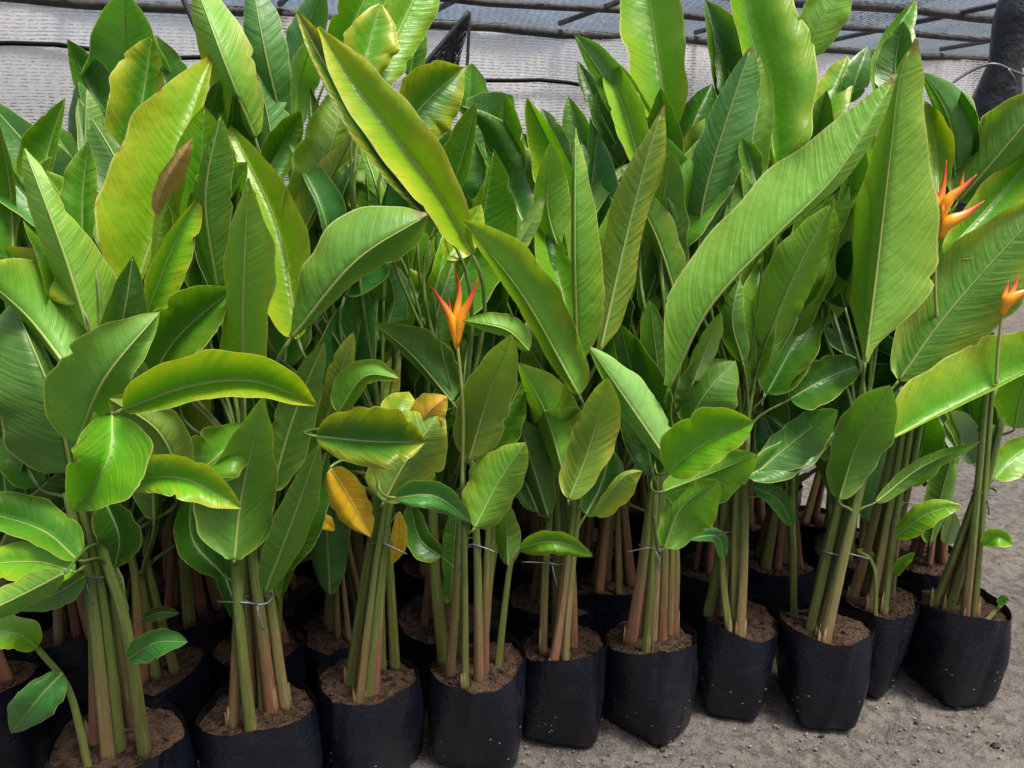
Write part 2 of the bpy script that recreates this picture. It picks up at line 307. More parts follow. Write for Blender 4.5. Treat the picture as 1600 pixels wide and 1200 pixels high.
def profile(t, m=0.42):
    f = np.where(t < m, np.clip(1 - (1 - t / m) ** 2, 0, 1) ** 0.5, 0)
    x = np.clip((t - m) / (1 - m), 0, 1)
    g = np.clip(1 - np.clip(x / 0.95, 0, 1) ** 2.3, 0, 1) ** 0.85 + 0.045 * np.clip(1 - x, 0, 1) * (x > 0.02)
    return np.where(t < m, f, g) * 0.985 + 0.015 * (1 - t)
NL, NW = 46, 6
def blade(C, left, nrm, WL, WR, tl, tr, curl, origin, parent, col, yel, m=0.42, ruffle=1.0, face='t', colrgb=None, prof=True):
    """C centreline (NL x 3), left = unit vectors to the blade's left, nrm = unit vectors towards the seen side,
    WL/WR half widths in m (arrays), tl/tr rise of each half towards the seen side per metre of width."""
    t = np.linspace(0, 1, NL); L = np.concatenate([[0], np.cumsum(np.linalg.norm(np.diff(C, axis=0), axis=1))])
    ph = rng.uniform(0, 6.28, 6); V, U1, U2 = [], [], []
    us = np.concatenate([-np.linspace(1, 0, NW + 1) ** 0.9, np.linspace(0, 1, NW + 1)[1:] ** 0.9])
    pr = profile(t, m); pl = pr if prof else np.ones(NL)
    jl = 1 + 0.035 * np.sin(t * 17 + ph[0]) + 0.03 * np.sin(t * 31 + ph[1]); jr = 1 + 0.035 * np.sin(t * 19 + ph[2]) + 0.03 * np.sin(t * 29 + ph[3])
    for jj in (0, 1):                                        # nicks and tears in the margin
        for _ in range(rng.integers(0, 2)):
            nk = 1 - rng.uniform(.05, .22) * np.exp(-((t - rng.uniform(.2, .95)) / rng.uniform(.012, .03)) ** 2)
            if jj: jr = jr * nk
            else: jl = jl * nk
    wmax = max(np.max(WL), np.max(WR)); roll = rng.uniform(-.7, .7, 2) * ruffle
    if prof: jl = jl * (1 + 0.13 * np.sin(t * 4.2 + ph[4])); jr = jr * (1 + 0.13 * np.sin(t * 4.6 + ph[5]))
    for i in range(NL):
        for u in us:
            if u <= 0: w = WL[i] * pl[i] * jl[i]; d = left[i] * (w * -u); tn = tl[i]
            else: w = WR[i] * pl[i] * jr[i]; d = -left[i] * (w * u); tn = tr[i]
            a = abs(u)
            rise = tn * w * a * (1 + curl * (a - 0.5)) + roll[0 if u <= 0 else 1] * w * a ** 4
            rf = ruffle * wmax * a * a * (0.05 * math.sin(t[i] * 11 + ph[4] + (1.7 if u > 0 else 0)) + 0.035 * math.sin(t[i] * 23 + ph[5] + (2.6 if u > 0 else 0))) * min(1, pr[i] * 1.6)
            rf += 0.006 * wmax * a * math.sin((L[i] - a * w * 0.5) / 0.0105 + ph[1]) * pr[i]
            V.append(C[i] + d + nrm[i] * (rise + rf) - origin)
            tw = w * math.sqrt(1 + tn * tn)
            U1.append((u, t[i])); U2.append((u * tw, L[i]))
    k = len(us); F = []
    for i in range(NL - 1):
        for j in range(k - 1):
            q = (i * k + j, i * k + j + 1, (i + 1) * k + j + 1, (i + 1) * k + j)
            F.append(q)
    # front side = upper (adaxial) side of the leaf
    a = V[(NL // 2) * k + k // 2]; b = V[(NL // 2) * k + k // 2 + 1]; c = V[(NL // 2 + 1) * k + k // 2]
    n0 = np.cross(b - a, c - a); towards = float(np.dot(n0, nrm[NL // 2])) > 0
    if towards != (face == 't'): F = [q[::-1] for q in F]
    o = mesh_obj('leaf', V, F, M_LEAF, parent, True, {'shape': U1, 'metric': U2})
    rgb = colrgb or PAL[col]; j = rng.uniform(0.86, 1.16); g = rng.uniform(0.93, 1.07)
    o.color = (rgb[0] * j * g, rgb[1] * j, rgb[2] * j / g, min(1, yel * rng.uniform(0.6, 1.2)))
    return o, L

# ------------------------------------------------------------------ ground
def make_ground():
    def axis(lo, hi, a, b, d):
        mid = list(np.arange(a, b, d)); o1 = [a - d * 1.6 ** i for i in range(1, 30) if a - d * 1.6 ** i > lo]
        o2 = [b + d * 1.6 ** i for i in range(1, 30) if b + d * 1.6 ** i < hi]
        return np.array(sorted([lo] + o1 + mid + o2 + [hi]))
    xs, ys = axis(-200, 200, -1.3, 2.6, 0.0155), axis(-60, 300, 0.9, 3.2, 0.0155)
    V = []
    for y in ys:
        for x in xs:
            z = 0.010 * noise.noise((x * 2.3, y * 2.3, 0.3)) + 0.006 * noise.noise((x * 9, y * 9, 4.3)) + 0.0035 * noise.noise((x * 27, y * 27, 1.3))
            if abs(x) > 6 or y > 8 or y < -4: z = 0
            V.append((x, y, z - 0.004))
    nx = len(xs)
    F = [(j * nx + i, j * nx + i + 1, (j + 1) * nx + i + 1, (j + 1) * nx + i) for j in range(len(ys) - 1) for i in range(nx - 1)]
    tag(mesh_obj('ground', V, F, M_GROUND), 'bare compacted grey brown earth', 'ground', kind='structure')
make_ground()

# loose grit, too small and too many to count
def rock(r, seed, sub=1):
    bm = bmesh.new(); bmesh.ops.create_icosphere(bm, subdivisions=sub, radius=r)
    for v in bm.verts:
        n = noise.noise(v.co / r * 1.3 + Vector((seed, 0, 0))); v.co *= 1 + 0.75 * n; v.co.z *= 0.5
    V = [tuple(v.co) for v in bm.verts]; F = [tuple(v.index for v in f.verts) for f in bm.faces]; bm.free(); return V, F
V, F = [], []
for i in range(2600):
    px, py = random.uniform(560, 1640), random.uniform(800, 1230)
    g = G(px, py)
    if g.y > 3.2: continue
    r = random.choice([0.0012, 0.0016, 0.002, 0.002, 0.003, 0.0042])
    rv, rf = rock(r, i * 1.7, 1) if r > 0.0025 else rock(r, i * 1.7, 1)
    b = len(V); V += [(v[0] + g.x, v[1] + g.y, v[2] + 0.001 + 0.010 * noise.noise((g.x * 2.3, g.y * 2.3, 0.3)) + 0.002) for v in rv]; F += [tuple(b + k for k in f) for f in rf]
M_GRIT = simple_material('loose_grit', (0.15, 0.135, 0.118), 0.95, 0.6, 90.0, 0.1, 0.002)
tag(mesh_obj('grit', V, F, M_GRIT, None, False), 'loose grit and crumbs scattered over the bare earth', 'grit', kind='stuff')
clods = [(1556, 1166, .011), (1494, 1106, .011), (1478, 1100, .007), (1432, 1130, .006), (1284, 1150, .007), (1035, 1172, .008), (1540, 1010, .005)]
for i, (x, y, r) in enumerate(clods):
    rv, rf = rock(r, 50 + i * 3.1, 2)
    o = mesh_obj('soil_clod', rv, rf, M_CLOD, None, True); o.location = G(x, y, 0.0) + Vector((0, 0, r * 0.35)); o.rotation_euler.z = i
    tag(o, 'small dark crumbly soil clod lying on the bare earth beside the bags', 'soil clod', 'dark clods scattered on the ground')

# ------------------------------------------------------------------ shade house behind
def sheet(name, A, B, nu, nv, mat, bulge=0.05, seed=0.0, parent=None, extra=None):
    """A, B: functions of s giving the lower and the upper edge."""
    V, UV = [], []
    for i in range(nu + 1):
        s = i / nu; a, b = Vector(A(s)), Vector(B(s))
        for j in range(nv + 1):
            t = j / nv; p = a.lerp(b, t)
            k = bulge * (noise.noise((s * 9 + seed, t * 3, seed)) + 0.5 * noise.noise((s * 23 + seed, t * 7, 2.0)))
            p = p + Vector((0.2 * k, k, 0.35 * k))
            V.append(p); UV.append((s * (Vector(A(1)) - Vector(A(0))).length, t * (b - a).length))
    F = [(i * (nv + 1) + j, (i + 1) * (nv + 1) + j, (i + 1) * (nv + 1) + j + 1, i * (nv + 1) + j + 1) for i in range(nu) for j in range(nv)]
    return mesh_obj(name, V, F, mat, parent, True, {'metric': UV})
W0, W1 = Vector((-3.6, 3.05, 0)), Vector((3.4, 5.5, 0))      # foot of the net wall
ZT = 2.13
def wallpt(s, z): p = W0.lerp(W1, s); return Vector((p.x, p.y, z))
net = sheet('shade_net_wall', lambda s: wallpt(s, 0.0), lambda s: wallpt(s, ZT), 110, 30, M_NET, 0.10, 1.0)
tag(net, 'pale woven shade net wall hanging behind the plants', 'shade net')
def seam_curve(s0, s1, z0, z1, off=-0.05, n=30):
    return [wallpt(s0 + (s1 - s0) * k / (n - 1), z0 + (z1 - z0) * k / (n - 1) + 0.012 * math.sin(k * 1.3)) + Vector((0, off, 0)) for k in range(n)]
def line_px(x0, y0, x1, y1, Ya, Yb, n=12): return [P(x0 + (x1 - x0) * i / (n - 1), y0 + (y1 - y0) * i / (n - 1), Ya + (Yb - Ya) * i / (n - 1)) for i in range(n)]
tube('seam', seam_curve(0.0, 0.62, 1.98, 1.86), 0.010, M_NETB, net, 6)
roof = sheet('shade_net_roof', lambda s: wallpt(s, ZT + 0.02), lambda s: wallpt(s, ZT + 0.10) + Vector((0.15, -1.25, 0)), 80, 30, M_NETR, 0.07, 5.0)
tag(roof, 'dark shade net roof sagging over poles at the back', 'shade net')
def pole(path, r, label, name='roof_pole', group=None, mat=M_PIPE, seg=10):
    path = [Vector(p) for p in path]; o = tube(name, [p - path[0] for p in path], r, mat, None, seg); o.location = path[0]
    tag(o, label, 'pole', group); return o
pole([wallpt(k / 20, ZT + 0.008 * math.sin(k * 2.1)) for k in range(21)], 0.024, 'long grey pole along the top of the net wall')
for off, r, lb in ((-0.42, 0.018, 'thin roof pole lying next to the top pole of the net wall'), (-0.85, 0.022, 'thicker roof pole farther forward under the roof net')):
    pole([wallpt(k / 20, ZT + 0.03 - off * 0.03 + 0.008 * math.sin(k * 1.7)) + Vector((0, off, 0)) for k in range(21)], r, lb)
for s in (0.12, 0.24, 0.36, 0.455, 0.55, 0.66, 0.78, 0.9):
    pole([wallpt(s, ZT + 0.045) + Vector((-0.02 * k + 0.13 * k, -0.2 * k, 0.006 * k)) for k in range(9)], 0.014, 'slim cross pole under the roof net, running towards the front', 'cross_pole', 'cross poles of the roof')
# uprights that carry the net
for s in (0.05, 0.36, 0.66, 0.95):
    pole([wallpt(s, z) + Vector((0, 0.06, 0)) for z in np.linspace(0, ZT, 6)], 0.025, 'upright pole standing behind the net wall', 'net_post', 'posts of the net wall')
g0 = P(283, -10, 3.35); g1 = P(326, 88, 3.35); d = (g1 - g0); bpt = g0 + d * ((0 - g0.z) / d.z)
pole([g0 + (bpt - g0) * k / 8 for k in range(-1, 9)], 0.012, 'thin dark slanting pole in front of the left net', 'brace_pole')
# black net flap
fl = sheet('black_net_flap', lambda s: P(600 + 45 * s, 330 - 15 * s, 3.5), lambda s: P(655 + 80 * s, 110 - 96 * s, 3.75), 16, 16, M_NETB, 0.06, 3.3)
fl2 = sheet('fold', lambda s: P(640 + 60 * s, 300 - 100 * s, 3.52), lambda s: P(700 + 34 * s, 50 - 30 * s, 3.68), 10, 14, M_NETB, 0.06, 7.3, fl)
tube('cord', line_px(733, 18, 650, 116, 3.6, 3.55), 0.010, M_PIPE, fl, 6)
tube('cord', line_px(734, 18, 730, 108, 3.6, 3.6), 0.007, M_PIPE, fl, 6)
tag(fl, 'black net flap hanging loosely from the roof in front of pale net', 'net flap')
# right: slanting post in black plastic, dark roof net edge
top, bot = P(1606, -30, 3.45), P(1410, 745, 3.53); bot.z = 0
rp = tube('wrapped_post', [top.lerp(bot, k / 14) + Vector((0.012 * math.sin(k * 1.9), 0, 0)) for k in range(15)], [0.085 + 0.022 * math.sin(k * 2.3) for k in range(15)], M_PLASTIC, None, 14)
tag(rp, 'slanting post wrapped in black plastic at the corner of the net', 'post')
tube('wire_tie', spline([P(1478, 137, 3.36), P(1515, 112, 3.36), P(1552, 100, 3.34), P(1585, 112, 3.34), P(1600, 118, 3.36)], 24), 0.006, M_WIRE, rp, 6)
tube('wire_tie', spline([P(1575, 108, 3.33), P(1584, 122, 3.32), P(1588, 132, 3.33)], 10), 0.005, M_WIRE, rp, 6)
df = sheet('dark_net_valance', lambda s: P(1290 + 250 * s, 38 - 60 * s * s + 10 * math.sin(s * 7), 3.9), lambda s: P(1290 + 250 * s, -30 - 20 * s, 3.6), 20, 10, M_NETR, 0.05, 9.1)
tag(df, 'dark folded edge of roof net sagging towards the wrapped post', 'shade net')

# ------------------------------------------------------------------ grow bags
def bag_mesh(seed, R=0.118, H=0.265):
    seg, lev = 72, 16; V, F = [], []; r0 = random.Random(seed)
    rot = r0.uniform(0, 6.28); ph = [r0.uniform(0, 6.28) for _ in range(8)]
    creases = [(r0.uniform(0, 6.28), r0.uniform(0.05, 0.10), r0.choice([-1, 1]) * r0.uniform(.003, .007)) for _ in range(9)]
    def rad(a, t):
        p = 2.0 + 5.0 * (1 - t) ** 1.5
        ca, sa = abs(math.cos(a - rot)), abs(math.sin(a - rot)) * (1.0 + 0.42 * (1 - t) ** 1.3)
        s = (ca ** p + sa ** p) ** (-1 / p)
        r = R * s * (0.86 + 0.14 * min(1, (t / 0.5)) ** 0.8)
        r *= 1 + 0.025 * math.sin(2 * a + ph[0]) + 0.006 * math.sin(5 * a + ph[1] + 3 * t) + 0.004 * math.sin(9 * a + ph[2] - 5 * t) + 0.006 * math.sin(7 * t + ph[6] + a)
        for c, w, dd in creases:
            x = ((a - c - 0.25 * t + math.pi) % (2 * math.pi)) - math.pi
            r += dd * max(0.0, 1 - abs(x) / (w * 1.6)) * (0.5 + 0.7 * t)
        return r
    def rim(a): return H * (1 + 0.055 * math.sin(a + ph[3]) + 0.04 * math.sin(2 * a + ph[4]) + 0.008 * math.sin(5 * a + ph[5]))
    for l in range(lev + 1):
        t = l / lev
        for j in range(seg):
            a = 2 * math.pi * j / seg; r = rad(a, t) * (0.93 if l == 0 else 1); V.append((r * math.cos(a), r * math.sin(a), t * rim(a) + 0.002))
    inner = len(V)
    for z_ in (0, 1):
        for j in range(seg):
            a = 2 * math.pi * j / seg; r = rad(a, 1.0 if z_ == 0 else 0.8) - 0.0012 * (1 + z_); V.append((r * math.cos(a), r * math.sin(a), rim(a) + 0.002 if z_ == 0 else rim(a) - 0.05))
    for l in range(lev):
        for j in range(seg): F.append((l * seg + j, l * seg + (j + 1) % seg, (l + 1) * seg + (j + 1) % seg, (l + 1) * seg + j))
    for j in range(seg):
        n = (j + 1) % seg; F.append((inner + j, inner + n, inner + seg + n, inner + seg + j))
    F.append(tuple(range(seg - 1, -1, -1)))
    # soil
    SV, SF = [], []; rings = 14; soilh = H - 0.022
    for i in range(rings + 1):
        q = i / rings
        for j in range(seg):
            a = 2 * math.pi * j / seg; r = (rad(a, 0.92) - 0.0035) * q
            x, y = r * math.cos(a), r * math.sin(a)
            z = soilh + 0.010 * (1 - q) + (rim(a) - H) * q * 0.75 + 0.007 * noise.noise((x * 40 + seed, y * 40, 0)) + 0.004 * noise.noise((x * 110 + seed, y * 110, 0))
            SV.append((x, y, z))
    for i in range(rings):
        for j in range(seg): SF.append((i * seg + j, (i + 1) * seg + j, (i + 1) * seg + (j + 1) % seg, i * seg + (j + 1) % seg))
    # crumbs of husk on top
    for c in range(70):
        a, q = r0.uniform(0, 6.28), math.sqrt(r0.random()) * 0.9; r = rad(a, .92) * q; rv, rf = rock(r0.choice([.002, .003, .0035, .005]), c + seed, 1); b = len(SV)
        SV += [(v[0] * 1.4 + r * math.cos(a), v[1] + r * math.sin(a), v[2] + soilh + 0.010 * (1 - q) + (rim(a) - H) * q * .75 + .001) for v in rv]; SF += [tuple(b + k for k in f) for f in rf]
    return V, F, SV, SF, rad
BAGS = {}
HOLE = None
def add_bag(plant, seed, rotz=0.0, holes=False, scale=1.0):
    global HOLE
    if seed not in BAGS:
        V, F, SV, SF, rad = bag_mesh(seed)
        b = mesh_obj('grow_bag', V, F, M_BAG); s = mesh_obj('soil', SV, SF, M_SOIL); BAGS[seed] = (b.data, s.data, rad)
        bpy.data.objects.remove(b); bpy.data.objects.remove(s)
    bd, sd, rad = BAGS[seed]
    b = bpy.data.objects.new('grow_bag', bd); s = bpy.data.objects.new('soil', sd)
    for o in (b, s): COL.objects.link(o); o.parent = plant; o.rotation_euler.z = rotz; o.scale = (scale, scale, 1)
    if holes:
        rr = random.Random(seed)
        if HOLE is None:
            pts = [(0.0034 * math.cos(k * 0.785), 0.0026 * math.sin(k * 0.785), 0) for k in range(8)] + [(0.0016 * math.cos(k * 0.785), 0.0013 * math.sin(k * 0.785), 0.0006) for k in range(8)]
            h = mesh_obj('drain_hole', pts, [(k, (k + 1) % 8, 8 + (k + 1) % 8, 8 + k) for k in range(8)], M_HOLE); HOLE = h.data; bpy.data.objects.remove(h)
        for k in range(7):
            a = -math.pi / 2 + rr.uniform(-1.1, 1.1) - rotz; t = rr.choice([0.2, 0.27, 0.38, 0.44]) + rr.uniform(-.03, .03)
            r = rad(a, t) + 0.0016; o = bpy.data.objects.new('drain_hole', HOLE); COL.objects.link(o); o.parent = b
            o.location = (r * math.cos(a), r * math.sin(a), t * 0.265); o.rotation_euler = (math.pi / 2, 0, a + math.pi / 2); o.scale = (1, rr.uniform(.5, 1), 1)

SOIL_Z = 0.25
# ------------------------------------------------------------------ plants: the front row, stems traced on the photograph
# soil centre px; stems: ([(x, y)...], width px, tint)
BR, RD, TN, GN = (0.20, 0.14, 0.06, 1), (0.30, 0.135, 0.08, 1), (0.31, 0.24, 0.10, 1), (0.15, 0.20, 0.04, 1)
FRONT = [
 ((187, 1155), 1.12, [([(178, 1180), (152, 940), (118, 800)], 38, TN), ([(150, 1160), (146, 980), (130, 850)], 24, RD), ([(232, 1180), (198, 985), (160, 860), (150, 780)], 23, GN), ([(205, 1130), (185, 1000), (172, 860)], 22, BR), ([(136, 1192), (108, 1080), (58, 1012)], 11, GN)], (150, 892), 46,
  'potted heliconia whose low side shoot with two small leaves leans over the bag rim', 'w'),
 ((402, 1112), 1.05, [([(392, 1142), (372, 950), (366, 850)], 22, GN), ([(364, 1132), (372, 960), (376, 860)], 22, BR), ([(434, 1112), (412, 940), (396, 830)], 40, RD), ([(410, 1108), (404, 980), (398, 880)], 16, GN), ([(440, 1060), (436, 930), (430, 850)], 14, GN)], (402, 935), 40,
  'potted heliconia with broad red streaked stalk and wire end sticking out', 'w'),
 ((577, 1062), 1.02, [([(568, 1096), (590, 900), (606, 790)], 26, TN), ([(548, 1068), (572, 900), (584, 820)], 24, GN), ([(584, 1082), (596, 900), (600, 800)], 24, RD), ([(617, 1040), (608, 880), (603, 800)], 20, GN), ([(560, 1085), (590, 870)], 14, RD)], (594, 845), 34,
  'potted heliconia with a hanging orange yellow withered leaf over its stalks', 'w'),
 ((744, 1040), 0.98, [([(703, 1052), (716, 880), (722, 780)], 20, BR), ([(724, 1078), (726, 880), (722, 740)], 14, GN), ([(748, 1062), (746, 880), (740, 780)], 18, BR), ([(684, 1030), (680, 900), (676, 800)], 24, GN), ([(778, 1042), (792, 920), (800, 875), (815, 856)], 13, GN)], (730, 848), 30,
  'potted heliconia with one red and orange flower held above a browned leaf', 'w'),
 ((880, 1008), 0.95, [([(862, 1042), (880, 940), (896, 800)], 18, RD), ([(884, 1042), (890, 940), (905, 790)], 13, TN), ([(848, 1016), (852, 900), (860, 790)], 12, TN), ([(874, 1000), (876, 900), (880, 800)], 14, RD), ([(896, 1010), (895, 920), (890, 820)], 12, RD)], (866, 876), 30,
  'potted heliconia with thin reddish stalks beside the flowering plant', 'w'),
 ((1013, 998), 0.97, [([(986, 1000), (1004, 880), (1018, 770)], 24, RD), ([(1008, 1018), (1018, 900), (1024, 780)], 15, GN), ([(1040, 1000), (1044, 880), (1040, 780)], 26, RD), ([(1020, 1000), (1026, 900), (1030, 800)], 12, TN), ([(1052, 990), (1056, 880), (1050, 790)], 16, RD)], (1018, 852), 34,
  'potted heliconia with thick pink based stalks and two leaves folded sideways', 'w'),
 ((1152, 966), 0.95, [([(1106, 964), (1122, 880), (1140, 740)], 18, GN), ([(1133, 1004), (1132, 930), (1128, 870)], 12, GN), ([(1158, 1008), (1162, 880), (1166, 720)], 18, TN), ([(1140, 975), (1148, 860), (1155, 740)], 12, RD)], (1145, 830), 26,
  'potted heliconia with a small forked shoot between slim green stalks', 'w'),
 ((1288, 978), 1.0, [([(1266, 984), (1290, 880), (1312, 780)], 18, GN), ([(1288, 1002), (1318, 870), (1350, 740)], 22, TN), ([(1276, 975), (1304, 860), (1325, 760)], 14, GN), ([(1236, 960), (1240, 860), (1238, 820)], 10, GN)], (1302, 862), 30,
  'potted heliconia with slanting stalks tied by knotted black string', 'b'),
 ((1372, 938), 0.92, [([(1332, 932), (1356, 850), (1384, 740)], 18, BR), ([(1360, 950), (1380, 850), (1400, 740)], 18, TN), ([(1380, 955), (1394, 850), (1412, 740)], 12, GN), ([(1366, 968), (1368, 900), (1358, 872), (1340, 862)], 7, GN), ([(1392, 930), (1400, 850), (1420, 760)], 12, BR)], (1396, 785), 24,
  'potted heliconia squeezed between the string tied plant and the corner plant', 'w'),
 ((1497, 948), 1.03, [([(1462, 944), (1494, 860), (1536, 740)], 17, GN), ([(1482, 952), (1510, 870), (1546, 740)], 17, GN), ([(1514, 974), (1530, 800), (1545, 620)], 26, BR), ([(1500, 945), (1520, 860), (1536, 760)], 14, BR), ([(1540, 972), (1555, 955), (1566, 944)], 7, GN)], (1538, 768), 30,
  'corner potted heliconia with thick brown stalk and tiny round leaved sprout', 'w'),
]
PLANTS = []          # dicts: root, loc, tops
def stem_parts(root, loc, stems, soilz=SOIL_Z):
    tops = []; big = [q for q in stems if q[1] >= 12]; more = []
    for k in range(5):                                       # slimmer canes standing between the traced ones
        a, b = random.sample(big, 2); f = random.uniform(.3, .7)
        p0 = (a[0][0][0] * f + b[0][0][0] * (1 - f) + random.uniform(-8, 8), a[0][0][1] * f + b[0][0][1] * (1 - f) - random.uniform(5, 28)); p1 = (a[0][-1][0] * f + b[0][-1][0] * (1 - f), min(a[0][-1][1], b[0][-1][1]))
        more.append(([p0, ((p0[0] + p1[0]) / 2 + random.uniform(-5, 5), (p0[1] + p1[1]) / 2), p1], random.uniform(9, 14), random.choice([RD, TN, GN, RD, GN])))
    thick = [q for q in stems if q[1] > 24]; stems = [q for q in stems if q[1] <= 24]
    for p, w, c in thick:                                    # a thick cane is two canes pressed together
        stems += [([(x - .25 * w * (1 - .4 * i / len(p)), y) for i, (x, y) in enumerate(p)], w * .62, c), ([(x + .27 * w * (1 - .4 * i / len(p)), y - 9) for i, (x, y) in enumerate(p)], w * .56, TN if c is RD else GN)]
    stems = [(p, w * (0.74 if w > 18 else (0.8 if w > 12 else 1.0)), c) for p, w, c in stems] + more
    for pts, wpx, tint in stems:
        b = G(*pts[0], soilz); off = Vector((b.x - loc.x, b.y - loc.y, 0))
        if off.length > 0.082: b = Vector((loc.x, loc.y, soilz)) + off * (0.082 / off.length)
        Y = b.y; C = []
        short = pts[-1][1] > 855 and wpx < 14
        for k, (x, y) in enumerate(pts):
            C.append(P(x, y, Y + (loc.y - Y) * 0.5 * k / (len(pts) - 1)))
        if not short:
            dv = (C[-1] - C[-2]).normalized(); L = max(0.05, 0.80 - C[-1].z) * random.uniform(0.7, 1.1); C.append(C[-1] + (dv + Vector((0, 0, 0.6))).normalized() * L)
        C[0] = b.copy()
        C[0] = C[0] + (C[0] - C[1]).normalized() * 0.02
        r = wpx / FOC * (Y * CP + (CAM_H - soilz) * SP) / 2
        S = spline(C, 22); t = np.linspace(0, 1, 22)
        R = r * (1.12 - (0.5 if not short else 0.35) * t + 0.10 * np.exp(-(t / 0.05) ** 2))
        o = tube('stem', S, R, M_STEM, root, 18, random.uniform(0.65, 0.9), loc, ridge=0.22, rph=random.uniform(0, 3.14)); j = random.uniform(.8, 1.15)
        o.color = (tint[0] * j, tint[1] * j, tint[2] * j, 1)
        # a dry sheath scale clasping the base
        for _ in range(2 if wpx > 11 else 0):
            a = random.uniform(-1.6, 1.6); hh = random.uniform(0.015, 0.07)
            q = tube('sheath', [S[0] + np.array([math.sin(a) * r * .7, -math.cos(a) * r * .35, 0]), S[0] + np.array([math.sin(a) * r * .8, -math.cos(a) * r * .4, hh * .6]), S[0] + np.array([math.sin(a) * r * 1.1, -math.cos(a) * r * .5, hh + .02])], [r * .7, r * .55, r * .08], M_STEM, o, 8, 0.5, loc)
            q.color = random.choice([(0.38, 0.26, 0.13, 1), (0.30, 0.15, 0.08, 1), (0.22, 0.20, 0.07, 1)])
        tops.append(S)
    return tops
def tie(root, loc, px, wpx, Y, kind):
    c = P(*px, Y); r = wpx / FOC * (Y * CP + 0.6 * SP) * 0.62; pts = []
    for k in range(25):
        a = k / 24 * 6.283 * 1.08; pts.append((c.x + r * math.cos(a), c.y + r * 0.75 * math.sin(a), c.z + 0.004 * math.sin(a * 2) + 0.002 * k / 24))
    t = tube('tie_wire', pts, 0.0021 if kind == 'w' else 0.0028, M_WIRE, root, 6, 1, loc)
    e = Vector((c.x + r * random.uniform(-.5, .5), c.y - r * 0.78, c.z)); s = random.choice([-1, 1])
    tube('wire_end', spline([e, e + Vector((0.02 * s, -.012, .012)), e + Vector((0.075 * s, -.02, random.uniform(-.015, .02)))], 8), 0.0019, M_WIRE, t, 6, 1, loc)
    tube('wire_end', spline([e, e + Vector((0.004, -.012, -.015)), e + Vector((0.012 * -s, -.014, -0.05))], 8), 0.0021, M_WIRE, t, 6, 1, loc)
    return t
for i, (sc, bs, stems, tp, tw, lb, tk) in enumerate(FRONT):
    c = G(*sc, SOIL_Z); loc = Vector((c.x, c.y, 0))
    root = empty('potted_heliconia', loc); tag(root, lb, 'potted plant', 'potted heliconias in the front row')
    add_bag(root, 100 + i, 0.0, True, bs); tops = stem_parts(root, loc, stems); tie(root, loc, tp, tw, c.y - 0.01, tk)
    PLANTS.append(dict(root=root, loc=loc, tops=tops, row=0))
FRONT_ROOTS = [p['root'] for p in PLANTS]

# ------------------------------------------------------------------ generic plants for the rows behind
def generic_stems(root, loc, rr, n, htop, seeds=None):
    tops = []
    for k in range(n):
        a = 6.283 * k / n + rr.uniform(-.4, .4); q = rr.uniform(.02, .07)
        b = loc + Vector((q * math.cos(a), q * math.sin(a), SOIL_Z - 0.01)); m_ = loc + Vector((q * .45 * math.cos(a), q * .45 * math.sin(a), 0.5))
        t = loc + Vector((rr.uniform(.3, 1.1) * q * math.cos(a), rr.uniform(.3, 1.1) * q * math.sin(a), htop * rr.uniform(.85, 1.1)))
        S = spline([b, m_, t], 14); tt = np.linspace(0, 1, 14); r = rr.uniform(.010, .017)
        o = tube('stem', S, r * (1.1 - 0.5 * tt), M_STEM, root, 8, rr.uniform(.65, .9), loc); c = rr.choice([BR, RD, TN, GN, RD]); j = rr.uniform(.7, 1.1)
        o.color = (c[0] * j, c[1] * j, c[2] * j, 1); tops.append(S)
    return tops
def bez(a, b, c, d, n):
    t = np.linspace(0, 1, n)[:, None]; a, b, c, d = [np.array(tuple(x)) for x in (a, b, c, d)]
    return (1 - t) ** 3 * a + 3 * (1 - t) ** 2 * t * b + 3 * (1 - t) * t * t * c + t ** 3 * d
def add_ribs(leaf, C, nrm, loc, top, topdir, r0=0.0034, petiole=True, rib=True):
    col = leaf.color[:]; t = np.linspace(0, 1, NL); n = int(NL * 0.97)
    R = r0 * (1 - 0.82 * t) ** 0.9
    if rib: o = tube('midrib', C[:n], R[:n], M_RIB, leaf, 7, 1, loc, up=nrm[NL // 2]); o.color = col
    if petiole:
        b = Vector(C[0]); d = (Vector(C[0]) - Vector(C[2])).normalized(); dist = (top - b).length
        if dist < 0.012: return
        hb = 0.33 if d.z < 0 else 0.08
        S = bez(top - topdir * 0.01, top + topdir * dist * 0.33, b + d * dist * hb, b, 12)
        tube('petiole', S, np.linspace(r0 * 1.8, r0 * 1.0, 12), M_PET, leaf, 8, 0.8, loc)
